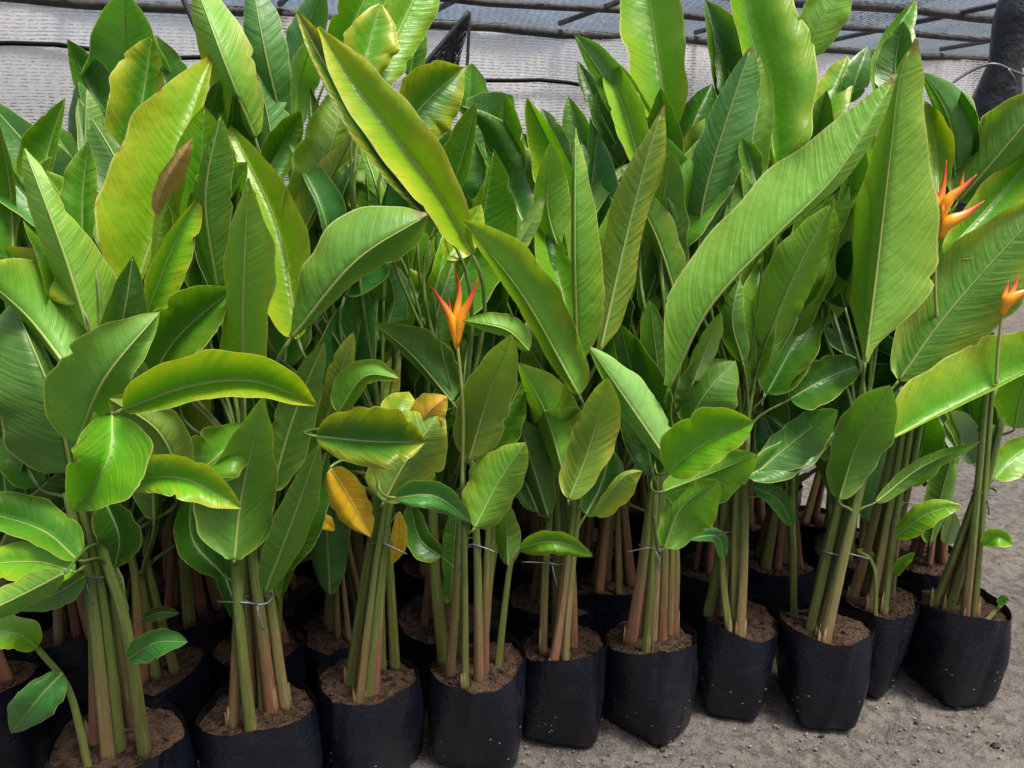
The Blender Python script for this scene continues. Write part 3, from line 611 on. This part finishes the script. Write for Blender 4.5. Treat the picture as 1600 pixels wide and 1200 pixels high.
def generic_leaf(root, loc, rr, top, topdir, az, length, width, tilt, arch, col):
    # rises from the stem top, leaning towards az and arching over
    d = Vector((math.sin(az), math.cos(az), 0)); pet = rr.uniform(.05, .16)
    b = top + topdir * pet + d * 0.02; C = []; th = tilt; p = b.copy(); st = length / (NL - 1)
    for i in range(NL):
        C.append(tuple(p)); th = tilt + arch * (i / (NL - 1)) ** 1.6; p = p + (Vector((0, 0, math.cos(th))) + d * math.sin(th)) * st
    C = np.array(C); T = np.gradient(C, axis=0); T /= np.linalg.norm(T, axis=1)[:, None]
    tw = rr.uniform(-.5, .5); hs = np.array((math.cos(az + tw), -math.sin(az + tw), 0)); left = np.array([-(hs - T[i] * hs.dot(T[i])) for i in range(NL)]); left /= np.linalg.norm(left, axis=1)[:, None]
    nrm = np.cross(left, T); nrm /= np.linalg.norm(nrm, axis=1)[:, None]
    if nrm[0][2] < 0 or np.dot(nrm[NL // 2], np.array(tuple(d))) > 0: nrm = -nrm     # adaxial side looks up / to the stem
    W = np.full(NL, width / 2); f = np.full(NL, rr.uniform(.2, .6))
    o, L = blade(C, left, nrm, W, W, f, f, rr.uniform(-.2, .4), np.array(tuple(loc)), root, col, YEL[col], rr.uniform(.36, .48))
    add_ribs(o, C, nrm, loc, top, topdir)
PROTO_STEMS = {}
def make_generic(seed, low):
    rr = random.Random(seed); root = empty('potted_heliconia', (0, 0, 0)); loc = Vector((0, 0, 0))
    add_bag(root, 200 + seed % 4, rr.uniform(0, 6)); tops = PROTO_STEMS[root.name] = generic_stems(root, loc, rr, rr.randint(4, 6), 0.55 if low else 0.72)
    n = 7 if low else 11
    for k in range(n):
        Sk = tops[k % len(tops)]; top, td = Vector(Sk[-1]), (Vector(Sk[-1]) - Vector(Sk[-3])).normalized(); az = 6.283 * k * 0.382 + rr.uniform(-.4, .4)
        inner = k < n * 0.6
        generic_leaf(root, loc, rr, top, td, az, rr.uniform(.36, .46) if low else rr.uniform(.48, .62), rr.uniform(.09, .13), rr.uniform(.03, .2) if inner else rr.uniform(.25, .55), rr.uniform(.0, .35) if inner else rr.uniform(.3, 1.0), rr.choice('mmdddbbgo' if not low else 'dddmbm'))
    return root
def copy_tree(o, parent=None):
    c = o.copy(); COL.objects.link(c); c.parent = parent
    for ch in list(o.children): copy_tree(ch, c)
    return c
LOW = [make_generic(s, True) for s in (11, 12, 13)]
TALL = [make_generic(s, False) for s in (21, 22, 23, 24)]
used = set()
def place(proto, loc, rz, s, lb, group, row):
    o = proto if proto.name not in used else copy_tree(proto)
    used.add(proto.name); o.location = loc; o.rotation_euler.z = rz; o.scale = (1, 1, s)
    tag(o, lb, 'potted plant', group)
    M = Matrix.Translation(Vector(loc)) @ Matrix.Rotation(rz, 4, 'Z') @ Matrix.Diagonal((1, 1, s, 1))
    tops = [np.array([tuple(M @ Vector(q)) for q in S]) for S in PROTO_STEMS[proto.name]]
    PLANTS.append(dict(root=o, loc=Vector(loc), tops=tops, row=row, rz=rz)); return o
ROW1 = [(-35, 1078), (240, 1052), (405, 1000), (535, 975), (690, 960), (860, 937), (955, 918), (1105, 890), (1215, 880), (1332, 862), (1452, 868)]
row1 = [G(x, y, SOIL_Z) for x, y in ROW1]
ROW1_LABELS = ['shaded potted heliconia beside the plant with the low side shoot', 'shaded potted heliconia directly behind the plant with the low side shoot', 'shaded potted heliconia directly behind the red streaked stalk plant',
 'shaded potted heliconia behind the plant with the orange yellow withered leaf', 'shaded potted heliconia behind the flowering plant with the browned leaf', 'shaded potted heliconia behind the thin reddish stalks of a front plant', 'shaded potted heliconia behind the thick pink based stalks',
 'potted heliconia behind the plant with the small forked shoot', 'potted heliconia behind the string tied plant, bag rim showing', 'potted heliconia behind the plant squeezed in next to the corner plant', 'potted heliconia on open ground behind the corner plant']
for i, g in enumerate(row1):
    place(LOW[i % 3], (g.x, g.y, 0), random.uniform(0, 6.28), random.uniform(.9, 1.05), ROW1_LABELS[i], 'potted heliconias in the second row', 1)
stepv = (row1[4] - row1[1]) / 3
cols = [row1[1] - stepv * 3, row1[1] - stepv * 2, row1[1] - stepv] + row1[1:9] + [row1[9]]
for r in range(2, 8):
    for i, g in enumerate(cols):
        i -= 2
        if (i < 0 and r + i < 2) or (i == 9 and r > 4): continue
        x, y = g.x - 0.015 * (r - 1) + random.uniform(-.03, .03) - (0.10 if r % 2 else 0), g.y + 0.245 * (r - 1) + random.uniform(-.03, .03)
        if i == 0 and r < 6: x -= 0.02
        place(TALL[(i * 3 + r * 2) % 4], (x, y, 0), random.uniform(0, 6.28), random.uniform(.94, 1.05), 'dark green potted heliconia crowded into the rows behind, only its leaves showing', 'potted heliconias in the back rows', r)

# ------------------------------------------------------------------ leaves traced on the photograph: a pixel gives the direction, the plant's row the distance
# (points base -> tip), left px, right px, metres behind the front row, side seen (t upper, b under), colour, options
LEAVES = [
 # --- upper left
 ([(190,270),(197,130),(196,-22)],58,56,.50,'b','b'), ([(188,245),(152,165),(103,57)],16,42,.40,'t','d'), ([(165,335),(142,235),(120,120)],26,42,.46,'b','b'),
 ([(200,248),(222,160),(238,52)],46,28,.34,'t','m',dict(yel=.7)), ([(212,452),(262,300),(298,180),(334,82)],[(0,25),(.15,78),(.4,86),(.62,76),(.8,48),(.93,18),(1,0)],[(0,5),(.3,6),(.6,14),(.85,12),(1,0)],.10,'t','y'), ([(243,335),(262,280),(303,212)],12,16,.06,'b','r',dict(nopet=1,norib=1)),
 ([(226,448),(244,400),(256,330),(300,222)],9,16,.07,'b','y',dict(nopet=1,norib=1)),
 ([(140,522),(96,385),(38,232)],[(0,0),(.1,12),(.35,26),(.7,26),(.9,14),(1,0)],[(0,20),(.06,55),(.14,70),(.28,60),(.45,48),(.65,24),(.9,14),(1,0)],-.02,'b','l'), ([(160,385),(80,272),(-30,145)],34,32,.30,'t','d'), ([(150,380),(90,330),(-40,262)],14,20,.26,'b','m'),
 ([(60,345),(-5,290),(-80,225)],14,34,.2,'t','g'), ([(122,262),(95,222),(64,176)],14,16,.42,'t','m'), ([(188,290),(165,258),(137,222)],18,20,.36,'b','b'), ([(262,185),(255,120),(243,52)],26,30,.46,'t','d'),
 ([(398,215),(352,100),(298,-45)],28,38,.25,'b','l',dict(yel=.8)), ([(442,200),(415,85),(392,-40)],30,30,.36,'b','b'), ([(308,392),(345,325),(388,250)],44,20,.10,'b','m'),
 ([(228,492),(268,390),(317,298)],14,30,.0,'t','g',dict(yel=.8)), ([(245,480),(290,400),(345,300)],20,24,.14,'b','m'), ([(342,465),(318,412),(288,358)],18,20,.16,'t','b'), ([(466,530),(432,350),(352,182)],44,30,.02,'t','y'),
 ([(378,598),(380,450),(388,278)],[(0,30),(.2,36),(.4,24),(.6,34),(.8,20),(1,0)],[(0,30),(.15,40),(.35,36),(.52,53),(.7,42),(.9,15),(1,0)],-.03,'b','g'), ([(445,575),(448,500),(432,425)],34,30,.10,'t','d'), ([(250,330),(285,230),(330,150)],20,30,.3,'t','d'), ([(60,480),(15,400),(-40,300)],30,30,.16,'t','d'),
 ([(300,300),(320,210),(345,120)],26,30,.34,'b','d'),
 # --- upper middle left
 ([(695,362),(592,242),(512,110),(456,6)],16,40,.0,'t','k',dict(yel=.9,lean=.0,rec=0)), ([(738,397),(680,297),(610,207),(550,127),(497,42)],[(0,5),(.1,26),(.35,34),(.6,34),(.85,22),(1,0)],[(0,5),(.12,24),(.35,48),(.6,50),(.8,38),(.93,16),(1,0)],-.07,'t','y',dict(lean=-.04,rec=.0)), ([(562,130),(578,65),(596,2)],32,36,.13,'t','g',dict(yel=.8)),
 ([(582,140),(632,30),(690,-90)],34,38,.16,'t','l'), ([(522,90),(560,20),(600,-70)],30,34,.22,'t','g'), ([(622,210),(670,155),(728,103)],40,48,.08,'t','m',dict(yel=.8)), ([(672,330),(706,270),(748,192)],48,50,.22,'b','b'),
 ([(830,378),(772,250),(714,160)],12,44,.12,'t','d'), ([(732,230),(762,190),(803,148)],34,36,.30,'b','b'), ([(728,180),(733,140),(737,97)],22,26,.36,'t','m'), ([(728,405),(768,330),(772,272)],30,32,.18,'b','m'),
 ([(468,400),(506,270),(548,118)],48,38,.15,'b','o',dict(yel=.3)), ([(604,322),(575,290),(543,278)],14,22,.10,'b','w'), ([(456,528),(556,408),(668,336)],[(0,4),(.15,30),(.35,56),(.6,72),(.8,55),(.95,20),(1,0)],[(0,2),(.2,14),(.45,22),(.7,38),(.88,36),(1,0)],-.09,'b','m'),
 ([(455,140),(475,60),(505,-25)],26,28,.46,'b','b'), ([(460,200),(466,135),(492,55)],24,26,.40,'b','l'), ([(432,265),(420,190),(398,95)],26,28,.3,'b','b'), ([(405,290),(440,230),(470,170)],20,26,.26,'t','m'),
 ([(698,405),(726,365),(753,317)],20,22,.0,'t','y'), ([(905,618),(815,460),(716,337)],16,50,-.06,'b','g',dict(yel=.8)), ([(640,120),(650,60),(655,20)],16,18,.5,'t','m'),
 ([(590,520),(560,430),(545,330)],28,34,.26,'t','k'), ([(690,520),(660,440),(640,340)],30,34,.28,'t','d'),
 # --- upper middle right
 ([(1045,205),(1026,80),(1003,-90)],46,44,.24,'t','l',dict(m=.5)), ([(1040,305),(962,152),(893,47)],16,38,.25,'b','b'), ([(1002,268),(972,162),(935,84)],16,28,.15,'t','l'), ([(938,548),(960,450),(987,335),(1013,240),(1037,165)],[(0,5),(.15,20),(.3,32),(.5,38),(.7,30),(.85,14),(1,0)],[(0,0),(.1,22),(.3,32),(.48,22),(.6,26),(.75,33),(.9,18),(1,0)],-.02,'b','o',dict(yel=.6)),
 ([(902,568),(898,400),(899,200)],[(0,2),(.3,6),(.8,6),(1,0)],[(0,5),(.1,35),(.25,48),(.4,47),(.6,36),(.8,22),(.95,5),(1,0)],-.03,'b','g'), ([(880,340),(845,275),(814,205)],28,30,.40,'t','d'), ([(798,400),(828,350),(854,294)],10,12,.10,'b','w'), ([(896,528),(868,420),(838,330)],20,26,.0,'t','g'),
 ([(1060,445),(1062,330),(1035,205)],30,34,.15,'b','b'), ([(1050,525),(1046,405),(1040,300)],32,34,.12,'b','b'), ([(1068,255),(1085,190),(1114,128)],24,28,.36,'t','d'), ([(1072,285),(1090,235),(1112,178)],22,24,.32,'t','m',dict(yel=.6)),
 ([(1126,155),(1116,60),(1101,-4)],10,40,.30,'t','d'), ([(1140,155),(1138,95),(1121,42)],18,20,.25,'t','m'), ([(1090,438),(1102,300),(1176,64)],30,46,.09,'b','b',dict(m=.5)), ([(1112,425),(1152,250),(1188,75)],26,44,.05,'b','l'),
 ([(1212,272),(1196,150),(1165,20),(1148,-80)],[(0,3),(.2,12),(.6,18),(1,18)],[(0,10),(.12,55),(.3,75),(.5,85),(.7,72),(.9,50),(1,20)],.06,'t','g'), ([(1182,290),(1172,250),(1157,214)],12,14,-.02,'t','d'), ([(985,270),(935,170),(900,90)],16,18,.3,'t','d'), ([(1010,520),(1005,430),(985,330)],20,26,.2,'t','k'),
 ([(892,300),(870,235),(846,167)],20,22,.46,'t','d'), ([(930,310),(908,225),(887,147)],22,20,.52,'t','m'), ([(955,300),(936,245),(911,196)],18,20,.5,'t','d'), ([(838,325),(822,262),(798,196)],20,24,.48,'t','m'), ([(860,330),(880,260),(905,215)],22,20,.56,'t','d'), ([(800,330),(790,250),(775,185)],24,24,.5,'t','d'), ([(1000,300),(990,220),(1010,150)],22,24,.5,'t','d'),
 # --- upper right
 ([(1258,90),(1290,20),(1345,-70)],28,28,.10,'b','l'), ([(1046,605),(1108,482),(1210,370),(1310,268),(1402,116)],[(0,5),(.1,40),(.2,62),(.35,80),(.55,84),(.7,76),(.85,44),(.95,14),(1,0)],[(0,0),(.5,4),(.75,20),(.9,16),(1,0)],-.10,'b','l'),
 ([(1352,565),(1370,420),(1392,230),(1406,120),(1430,60)],[(0,2),(.07,12),(.17,35),(.27,68),(.35,72),(.52,40),(.68,22),(.82,12),(1,0)],[(0,2),(.07,15),(.12,48),(.19,76),(.32,90),(.42,88),(.6,58),(.7,48),(.85,38),(.95,22),(1,0)],-.13,'b','l',dict(fold=.25,lean=-.02,rec=.04)), ([(1374,155),(1386,75),(1433,-5)],14,32,.04,'t','m'), ([(1400,150),(1400,90),(1412,30)],24,20,.0,'t','d'),
 ([(1272,215),(1300,150),(1326,84)],28,26,.20,'t','g',dict(yel=.7)), ([(1328,160),(1340,115),(1357,70)],16,18,.24,'t','d'), ([(1492,268),(1482,185),(1440,110)],14,34,.10,'b','b'), ([(1466,305),(1462,230),(1444,153)],18,20,.02,'t','y'),
 ([(1498,315),(1558,245),(1665,118)],50,38,.06,'b','m',dict(yel=.4)), ([(1476,398),(1548,320),(1655,198)],26,44,.0,'t','g',dict(yel=.6)), ([(1404,595),(1490,478),(1655,295)],50,56,-.05,'b','m',dict(yel=.6)),
 ([(1394,684),(1490,634),(1690,535)],[(0,10),(.12,52),(.35,70),(.7,70),(1,30)],[(0,2),(.5,6),(1,2)],-.14,'t','g',dict(yel=.8)), ([(1585,670),(1598,610),(1630,545)],34,34,-.04,'b','m'),
 ([(1320,480),(1300,380),(1330,260)],40,34,.06,'t','k'), ([(1250,480),(1270,370),(1345,250)],26,34,.04,'t','m'),
 # --- left middle
 ([(108,578),(40,492),(-50,415)],8,84,-.05,'b','g',dict(yel=.5)), ([(122,475),(60,418),(-50,398)],26,24,.0,'t','y'), ([(112,738),(86,630),(18,465)],82,16,-.02,'b','d',dict(m=.45)), ([(120,695),(165,590),(253,483)],58,34,-.08,'b','m'),
 ([(234,604),(275,530),(370,445)],40,28,-.02,'t','m'), ([(176,648),(168,720),(112,803)],48,44,-.18,'t','g',dict(lean=-.08,m=.5,fold=.7,yel=.1)), ([(284,750),(245,672),(166,620)],30,38,-.12,'b','o',dict(yel=.2)), ([(192,640),(300,603),(400,597),(504,637)],46,24,-.2,'t','g',dict(yel=.6,lean=-.05)),
 ([(190,752),(285,748),(382,797)],32,24,-.22,'t','g',dict(yel=.9,lean=-.05)), ([(298,750),(345,708),(396,661)],40,34,-.08,'t','m'), ([(194,645),(208,600),(222,558)],24,22,-.02,'b','w'), ([(366,874),(378,770),(412,618)],[(0,5),(.05,35),(.15,58),(.3,66),(.5,50),(.8,25),(1,0)],[(0,5),(.06,35),(.2,56),(.5,52),(.8,25),(1,0)],-.1,'b','m'),
 ([(120,874),(60,826),(-70,788)],22,42,-.1,'t','m'), ([(118,894),(50,878),(-70,886)],26,26,-.12,'t','g'), ([(100,896),(42,926),(-60,975)],22,24,-.15,'b','g'), ([(132,900),(90,926),(25,955)],18,20,-.05,'t','m'),
 ([(58,1012),(25,990),(-45,985)],24,24,-.12,'t','g',dict(snap=1)), ([(97,1052),(66,1085),(16,1148)],26,26,-.16,'t','b',dict(snap=1)), ([(199,1030),(245,1004),(296,1003)],20,18,-.06,'t','b',dict(snap=1)), ([(223,967),(250,957),(282,958)],9,10,.1,'t','d',dict(snap=1)), ([(165,785),(186,840),(178,892)],26,26,-.02,'t','d'),
 ([(145,730),(150,690),(147,640)],10,12,-.14,'b','g'), ([(60,760),(20,690),(-30,600)],36,30,.06,'t','d'),
 # --- centre middle
 ([(424,768),(462,642),(510,527)],28,30,-.03,'b','m'), ([(500,690),(528,595),(554,514)],20,18,.02,'b','o'), ([(582,562),(568,490),(554,425)],14,14,.10,'b','d'), ([(706,628),(645,556),(582,503)],8,40,-.03,'b','d'), ([(528,645),(570,588),(628,592)],26,14,-.06,'b','g'),
 ([(494,682),(580,690),(669,691)],52,34,-.25,'t','d',dict(yel=.5,lean=-.03)), ([(600,784),(634,722),(694,636)],56,44,-.15,'b','o'), ([(640,692),(622,650),(640,610)],26,36,-.12,'t','o',dict(nopet=1)), ([(655,670),(668,645),(700,618)],22,26,-.135,'b','O',dict(nopet=1)),
 ([(516,732),(546,778),(581,842)],26,24,-.1,'t','O'), ([(486,812),(505,815),(524,830)],10,8,-.02,'t','O'), ([(624,800),(624,845),(611,884)],10,10,-.03,'t','O'), ([(733,718),(765,612),(802,518)],36,40,-.1,'b','o',dict(yel=.3)), ([(826,548),(790,515),(720,500)],12,20,-.13,'b','l',dict(nopet=1)),
 ([(742,824),(778,755),(823,688)],38,36,-.15,'b','g'), ([(618,778),(680,776),(739,818)],22,16,-.22,'t','b'), ([(794,884),(792,838),(790,778)],16,17,-.12,'b','m',dict(snap=1)), ([(812,858),(845,848),(880,849),(929,870)],15,17,-.2,'t','g',dict(snap=1)), ([(882,745),(850,640),(806,562)],16,42,-.06,'b','g',dict(yel=.7)),
 ([(606,508),(616,462),(600,408)],26,28,.15,'b','b'), ([(712,585),(660,480),(624,410)],8,40,.10,'t','m',dict(yel=.4)), ([(735,525),(755,462),(792,398)],26,28,.12,'t','m'), ([(414,925),(462,800),(502,685)],24,24,-.02,'b','m'), ([(438,895),(482,800),(512,700)],20,24,.0,'t','d'),
 ([(436,745),(470,690),(502,600)],20,24,.03,'t','m'), ([(350,900),(300,840),(300,760)],20,24,.02,'t','d'), ([(380,980),(352,900),(335,830)],14,18,.06,'t','k'), ([(470,830),(450,880),(435,940)],10,16,-.04,'t','m'), ([(690,870),(655,840),(640,780)],22,18,.02,'t','d'),
 ([(700,680),(715,600),(735,540)],30,30,.14,'t','d'), ([(560,660),(560,600),(540,560)],30,30,.12,'t','k'), ([(660,640),(690,590),(700,530)],26,30,.12,'t','k'), ([(760,720),(790,650),(820,590)],22,26,.0,'t','m'), ([(840,800),(815,730),(805,660)],24,26,.03,'t','d'),
 # --- right middle
 ([(1046,724),(990,642),(917,536)],16,32,-.12,'b','w',dict(yel=0)), ([(1022,745),(996,622),(968,500)],36,38,-.04,'t','d'), ([(1036,645),(1026,560),(1014,463)],24,24,.02,'b','m'), ([(1072,664),(1106,610),(1152,562)],38,44,-.04,'b','m'), ([(1042,738),(1100,694),(1182,658)],50,32,-.2,'t','g',dict(lean=-.02)),
 ([(1036,768),(1110,740),(1188,708)],28,46,-.17,'b','g'), ([(1038,856),(1066,792),(1128,748)],24,44,-.22,'b','g'), ([(889,780),(920,700),(952,585)],32,34,-.1,'b','o'), ([(928,805),(972,748),(1006,735)],8,28,-.12,'b','o'), ([(856,805),(836,740),(807,645)],26,28,.0,'b','d'), ([(915,805),(940,755),(955,695)],26,28,.0,'t','d'),
 ([(1160,565),(1144,500),(1156,433)],16,18,.0,'b','m'), ([(1084,595),(1105,540),(1128,485)],15,17,-.04,'b','w'), ([(1180,595),(1182,500),(1192,395)],26,28,.03,'t','m'), ([(1194,545),(1236,440),(1302,313)],38,28,.0,'b','l'), ([(1198,615),(1250,522),(1298,455)],32,32,.03,'t','d'),
 ([(1234,624),(1290,592),(1353,566)],30,30,-.02,'t','d'), ([(1186,736),(1250,682),(1312,638)],28,30,-.07,'b','b'), ([(1168,744),(1240,706),(1318,660)],20,26,-.08,'t','d'), ([(1311,780),(1340,692),(1393,598)],36,36,-.1,'b','m'), ([(1368,785),(1440,730),(1537,687)],10,13,-.1,'b','m'),
 ([(1522,725),(1492,672),(1464,638)],18,26,.05,'t','p'), ([(1398,840),(1450,803),(1507,789)],16,16,-.04,'t','g',dict(snap=1)), ([(1554,748),(1582,715),(1640,678)],22,24,-.04,'t','g'), ([(1534,850),(1560,840),(1584,853)],12,13,.0,'t','g',dict(snap=1)), ([(1530,725),(1516,650),(1508,580)],26,28,.06,'t','d'), ([(1478,850),(1485,825),(1492,800)],11,13,.1,'b','p'),
 ([(1238,822),(1215,780),(1168,757)],12,14,-.02,'t','b',dict(snap=1)), ([(1130,872),(1120,838),(1070,842)],9,12,-.1,'t','b',dict(snap=1)), ([(1363,890),(1362,872),(1338,858)],5,7,-.05,'t','g',dict(snap=1)), ([(1396,900),(1408,880),(1430,862)],6,9,-.03,'t','g',dict(snap=1)), ([(1137,920),(1145,915),(1152,918)],4,5,-.06,'t','b',dict(snap=1)), ([(1562,946),(1568,938),(1578,940)],6,6,.0,'t','b',dict(snap=1)),
 ([(1420,760),(1440,700),(1450,620)],26,26,.06,'t','m'), ([(1450,620),(1440,560),(1460,500)],26,30,.1,'t','d'), ([(1230,760),(1215,700),(1190,640)],26,26,.08,'t','k'), ([(960,560),(950,480),(945,400)],26,30,.14,'t','k'), ([(1130,700),(1120,640),(1100,560)],28,30,.08,'t','d'), ([(1400,560),(1330,520),(1280,440)],30,30,.1,'t','k'),
]
def proj(v):
    dz = v.y * CP - (v.z - CAM_H) * SP; return (800 + FOC * v.x / dz, 600 - FOC * (v.y * SP + (v.z - CAM_H) * CP) / dz)
def snap(px):                                   # the stalk of the front rows that a small shoot leaf grows on
    best = None
    for p in PLANTS:
        if p['row'] > 1: continue
        for S_ in p['tops']:
            for q in range(2, len(S_)):
                x, y = proj(Vector(S_[q])); c = math.dist((x, y), px) + 14 * p['row']
                if best is None or c < best[0]: best = (c, p, Vector(S_[q]), (Vector(S_[q]) - Vector(S_[q - 2])).normalized())
    return best
def find_plant(b):
    best, bd = None, 1e9
    for p in PLANTS:
        if p['row'] > 3: continue
        d = abs(p['loc'].x - b.x) + 1.4 * abs(p['loc'].y - b.y) + (0.03 if p['row'] else 0)
        if d < bd: best, bd = p, d
    return best
LOG = []
def photo_leaf(spec):
    pts, wl, wr, dy, face, col = spec[:6]; o = spec[6] if len(spec) > 6 else {}
    lean = o.get('lean', 0.10 if face == 't' else -0.05)
    Lpx = sum(math.dist(pts[i], pts[i + 1]) for i in range(len(pts) - 1)); lean *= min(1.2, Lpx / 250)
    Yb = yrow(pts[0][0]) + dy; sn = snap(pts[0]) if o.get('snap') else None
    if sn: Yb = sn[2].y - 0.006; lean = -0.03
    S = spline(pts, NL); t = np.linspace(0, 1, NL)
    bend = rng.uniform(-.06, .06) * min(1, Lpx / 250)
    rec = o.get('rec', rng.uniform(-.10, .12)) * min(1, Lpx / 250)
    C = np.array([tuple(P(S[i][0], S[i][1], Yb + lean * t[i] + bend * math.sin(3.14 * t[i]) + rec * t[i] ** 3)) for i in range(NL)])
    T = np.gradient(C, axis=0); T /= np.linalg.norm(T, axis=1)[:, None]
    v = C - np.array((0, 0, CAM_H)); depth = v[:, 1] * CP - v[:, 2] * SP; v /= np.linalg.norm(v, axis=1)[:, None]
    left = np.cross(v, T) ; left /= np.linalg.norm(left, axis=1)[:, None]
    if np.dot(left[0], np.cross(T[0], -v[0])) < 0: pass
    left = -np.cross(T, -v) if False else np.cross(-v, T) * 1.0
    left /= np.linalg.norm(left, axis=1)[:, None]
    nrm = -v; s = depth / FOC
    listed = isinstance(wl, list)
    if listed:
        def ev(k): return np.interp(t, [q[0] for q in k], [q[1] for q in k])
        sm = lambda z: np.convolve(np.pad(z, 1, mode='edge'), [.25, .5, .25], 'valid')
        wla, wra = 1.0 * sm(sm(sm(ev(wl)))), 1.0 * sm(sm(sm(ev(wr)))); wl, wr = float(wla.max()), float(wra.max())
    else: wla, wra = np.full(NL, wl * 1.12), np.full(NL, wr * 1.12)
    w0 = max(wl, wr)
    def tl(w):
        f = math.sqrt(max(0, w0 * w0 - w * w)) / max(w, 1)
        return min(1.6, f * 0.75) + rng.uniform(.25, .8) + o.get('fold', 0)
    sg = 1 if face == 't' else -1
    tw = rng.uniform(-.45, .45); ph = rng.uniform(0, 6.28)
    env = 1.15 - 0.35 * t + 0.22 * np.sin(t * 5 + ph)
    jl = sg * tl(wl) * env + tw * (t - 0.4); jr = sg * tl(wr) * env - tw * (t - 0.4)
    b = Vector(C[0]); p = sn[1] if sn else find_plant(b); root, loc = p['root'], p['loc']
    m = o.get('m', rng.uniform(.38, .47))
    # plants of the back rows may be turned: work in the plant's own axes
    inv = (Matrix.Translation(loc) @ Matrix.Rotation(p.get('rz', 0.0), 4, 'Z') @ Matrix.Diagonal((1, 1, root.scale.z, 1))).inverted()
    zero = np.zeros(3)
    leaf, L = blade(C, left, nrm, wla * s, wra * s, jl, jr, rng.uniform(-.7, .9), zero, root, col, o.get('yel', YEL[col]), m, o.get('ruf', 1.0 if Lpx > 120 else .4), face, prof=not listed)
    best = None
    for S_ in p['tops']:
        for q in range(4, len(S_)):
            pt = Vector(S_[q]); c = (pt - b).length + 3 * max(0, pt.z - (b.z - 0.03))
            if best is None or c < best[0]: best = (c, pt, (Vector(S_[q]) - Vector(S_[q - 2])).normalized())
    top, td = (sn[2], sn[3]) if sn else (best[1], best[2])
    add_ribs(leaf, C, nrm, zero, top, td, 0.0034 if Lpx > 220 else (0.0026 if Lpx > 110 else 0.0014), not o.get('nopet'), not o.get('norib'))
    for obj in [leaf] + list(leaf.children):
        obj.data.transform(inv)
    LOG.append((round(b.z, 2), round(C[-1][2], 2), round(L[-1], 2)))
# undergrowth of leaves between the traced ones, standing on the plants of the first three rows
rf = random.Random(5)
for k in range(210):
    x, y = rf.uniform(-20, 1480), rf.uniform(340, 800); L = rf.uniform(170, 320); a = rf.gauss(0, .28)
    if y > 690 and x > 1120: continue
    if y - L < 120: L = max(120, y - 130)
    tipx, tipy = x + L * math.sin(a), y - L * math.cos(a); cur = rf.uniform(-.10, .10) * L
    w = rf.uniform(.10, .165) * L; n_ = rf.uniform(.15, .8)
    wl_f, wr_f = (w, w * n_) if rf.random() < .5 else (w * n_, w)
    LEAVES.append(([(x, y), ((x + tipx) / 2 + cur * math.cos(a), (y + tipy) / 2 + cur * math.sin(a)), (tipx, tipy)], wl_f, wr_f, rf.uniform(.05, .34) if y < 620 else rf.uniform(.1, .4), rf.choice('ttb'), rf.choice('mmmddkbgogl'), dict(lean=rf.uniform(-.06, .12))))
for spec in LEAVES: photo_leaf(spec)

# ------------------------------------------------------------------ flowers
def flower(root, loc, Y, stalk, bracts, lb=None):
    S = spline([P(x, y, Y) for x, y in stalk], 18)
    fl = tube('flower', S, np.linspace(.0042, .0034, 18), M_RIB, root, 8, 1, loc); fl.color = (0.12, 0.17, 0.03, 1)
    if lb: fl['label'] = lb
    for pts, w in bracts:
        C = spline([P(x, y, Y + dyy) for x, y, dyy in pts], 16); t = np.linspace(0, 1, 16)
        r = w / FOC * Y * 0.92 / 2; R = r * np.clip(np.minimum(0.42 + 1.9 * t, (1 - t) * 1.55 + 0.02), 0.02, 1)
        o = tube('bract', C, R, M_BRACT, fl, 10, 0.8, loc)
        uv = o.data.uv_layers['shape']; Lm = max(d.uv[1] for d in uv.data)
        for d in uv.data: d.uv = (d.uv[0], d.uv[1] / Lm)
fp = PLANTS[3]
flower(fp['root'], fp['loc'], yrow(718) - .08, [(722, 760), (724, 650), (719, 580), (714, 535)],
       [([(714, 545, 0), (706, 502, -.005), (690, 472, -.01), (669, 442, -.01)], 17), ([(713, 540, 0), (714, 490, .004), (718, 455, .01), (712, 419, .012)], 16), ([(714, 540, -.002), (720, 498, -.005), (734, 470, -.008), (747, 434, -.01)], 19), ([(712, 520, -.006), (705, 492, -.008), (701, 464, -.008)], 7)], 'red and orange flower with three pointed bracts')
fp = PLANTS[9]
flower(fp['root'], fp['loc'], 1.86, [(1470, 560), (1462, 470), (1462, 400), (1470, 362)],
       [([(1468, 372, 0), (1468, 325, .004), (1474, 290, .01), (1479, 250, .014)], 16), ([(1470, 345, -.005), (1482, 312, -.006), (1502, 295, -.01), (1527, 272, -.01)], 19), ([(1468, 372, -.006), (1482, 348, -.01), (1508, 335, -.012), (1539, 313, -.012)], 22), ([(1470, 340, -.008), (1474, 320, -.01), (1482, 306, -.01)], 9), ([(1466, 330, 0), (1462, 305, 0), (1458, 285, 0)], 9), ([(1500, 300, .01), (1503, 285, .01), (1506, 266, .01)], 6)])
flower(fp['root'], fp['loc'], 1.80, [(1556, 600), (1560, 540), (1566, 488)],
       [([(1564, 492, 0), (1576, 470, -.006), (1592, 460, -.01), (1626, 446, -.01)], 20), ([(1566, 480, 0), (1570, 462, .004), (1576, 438, .01)], 11), ([(1566, 486, 0), (1582, 456, .004), (1592, 428, .01)], 13)])
if __name__ == '__main__':
    zs = sorted(LOG, key=lambda q: q[0]); print('LEAVES', len(LOG), 'lowest', zs[:4], 'longest', sorted(LOG, key=lambda q: -q[2])[:4], 'objects', len(bpy.data.objects))
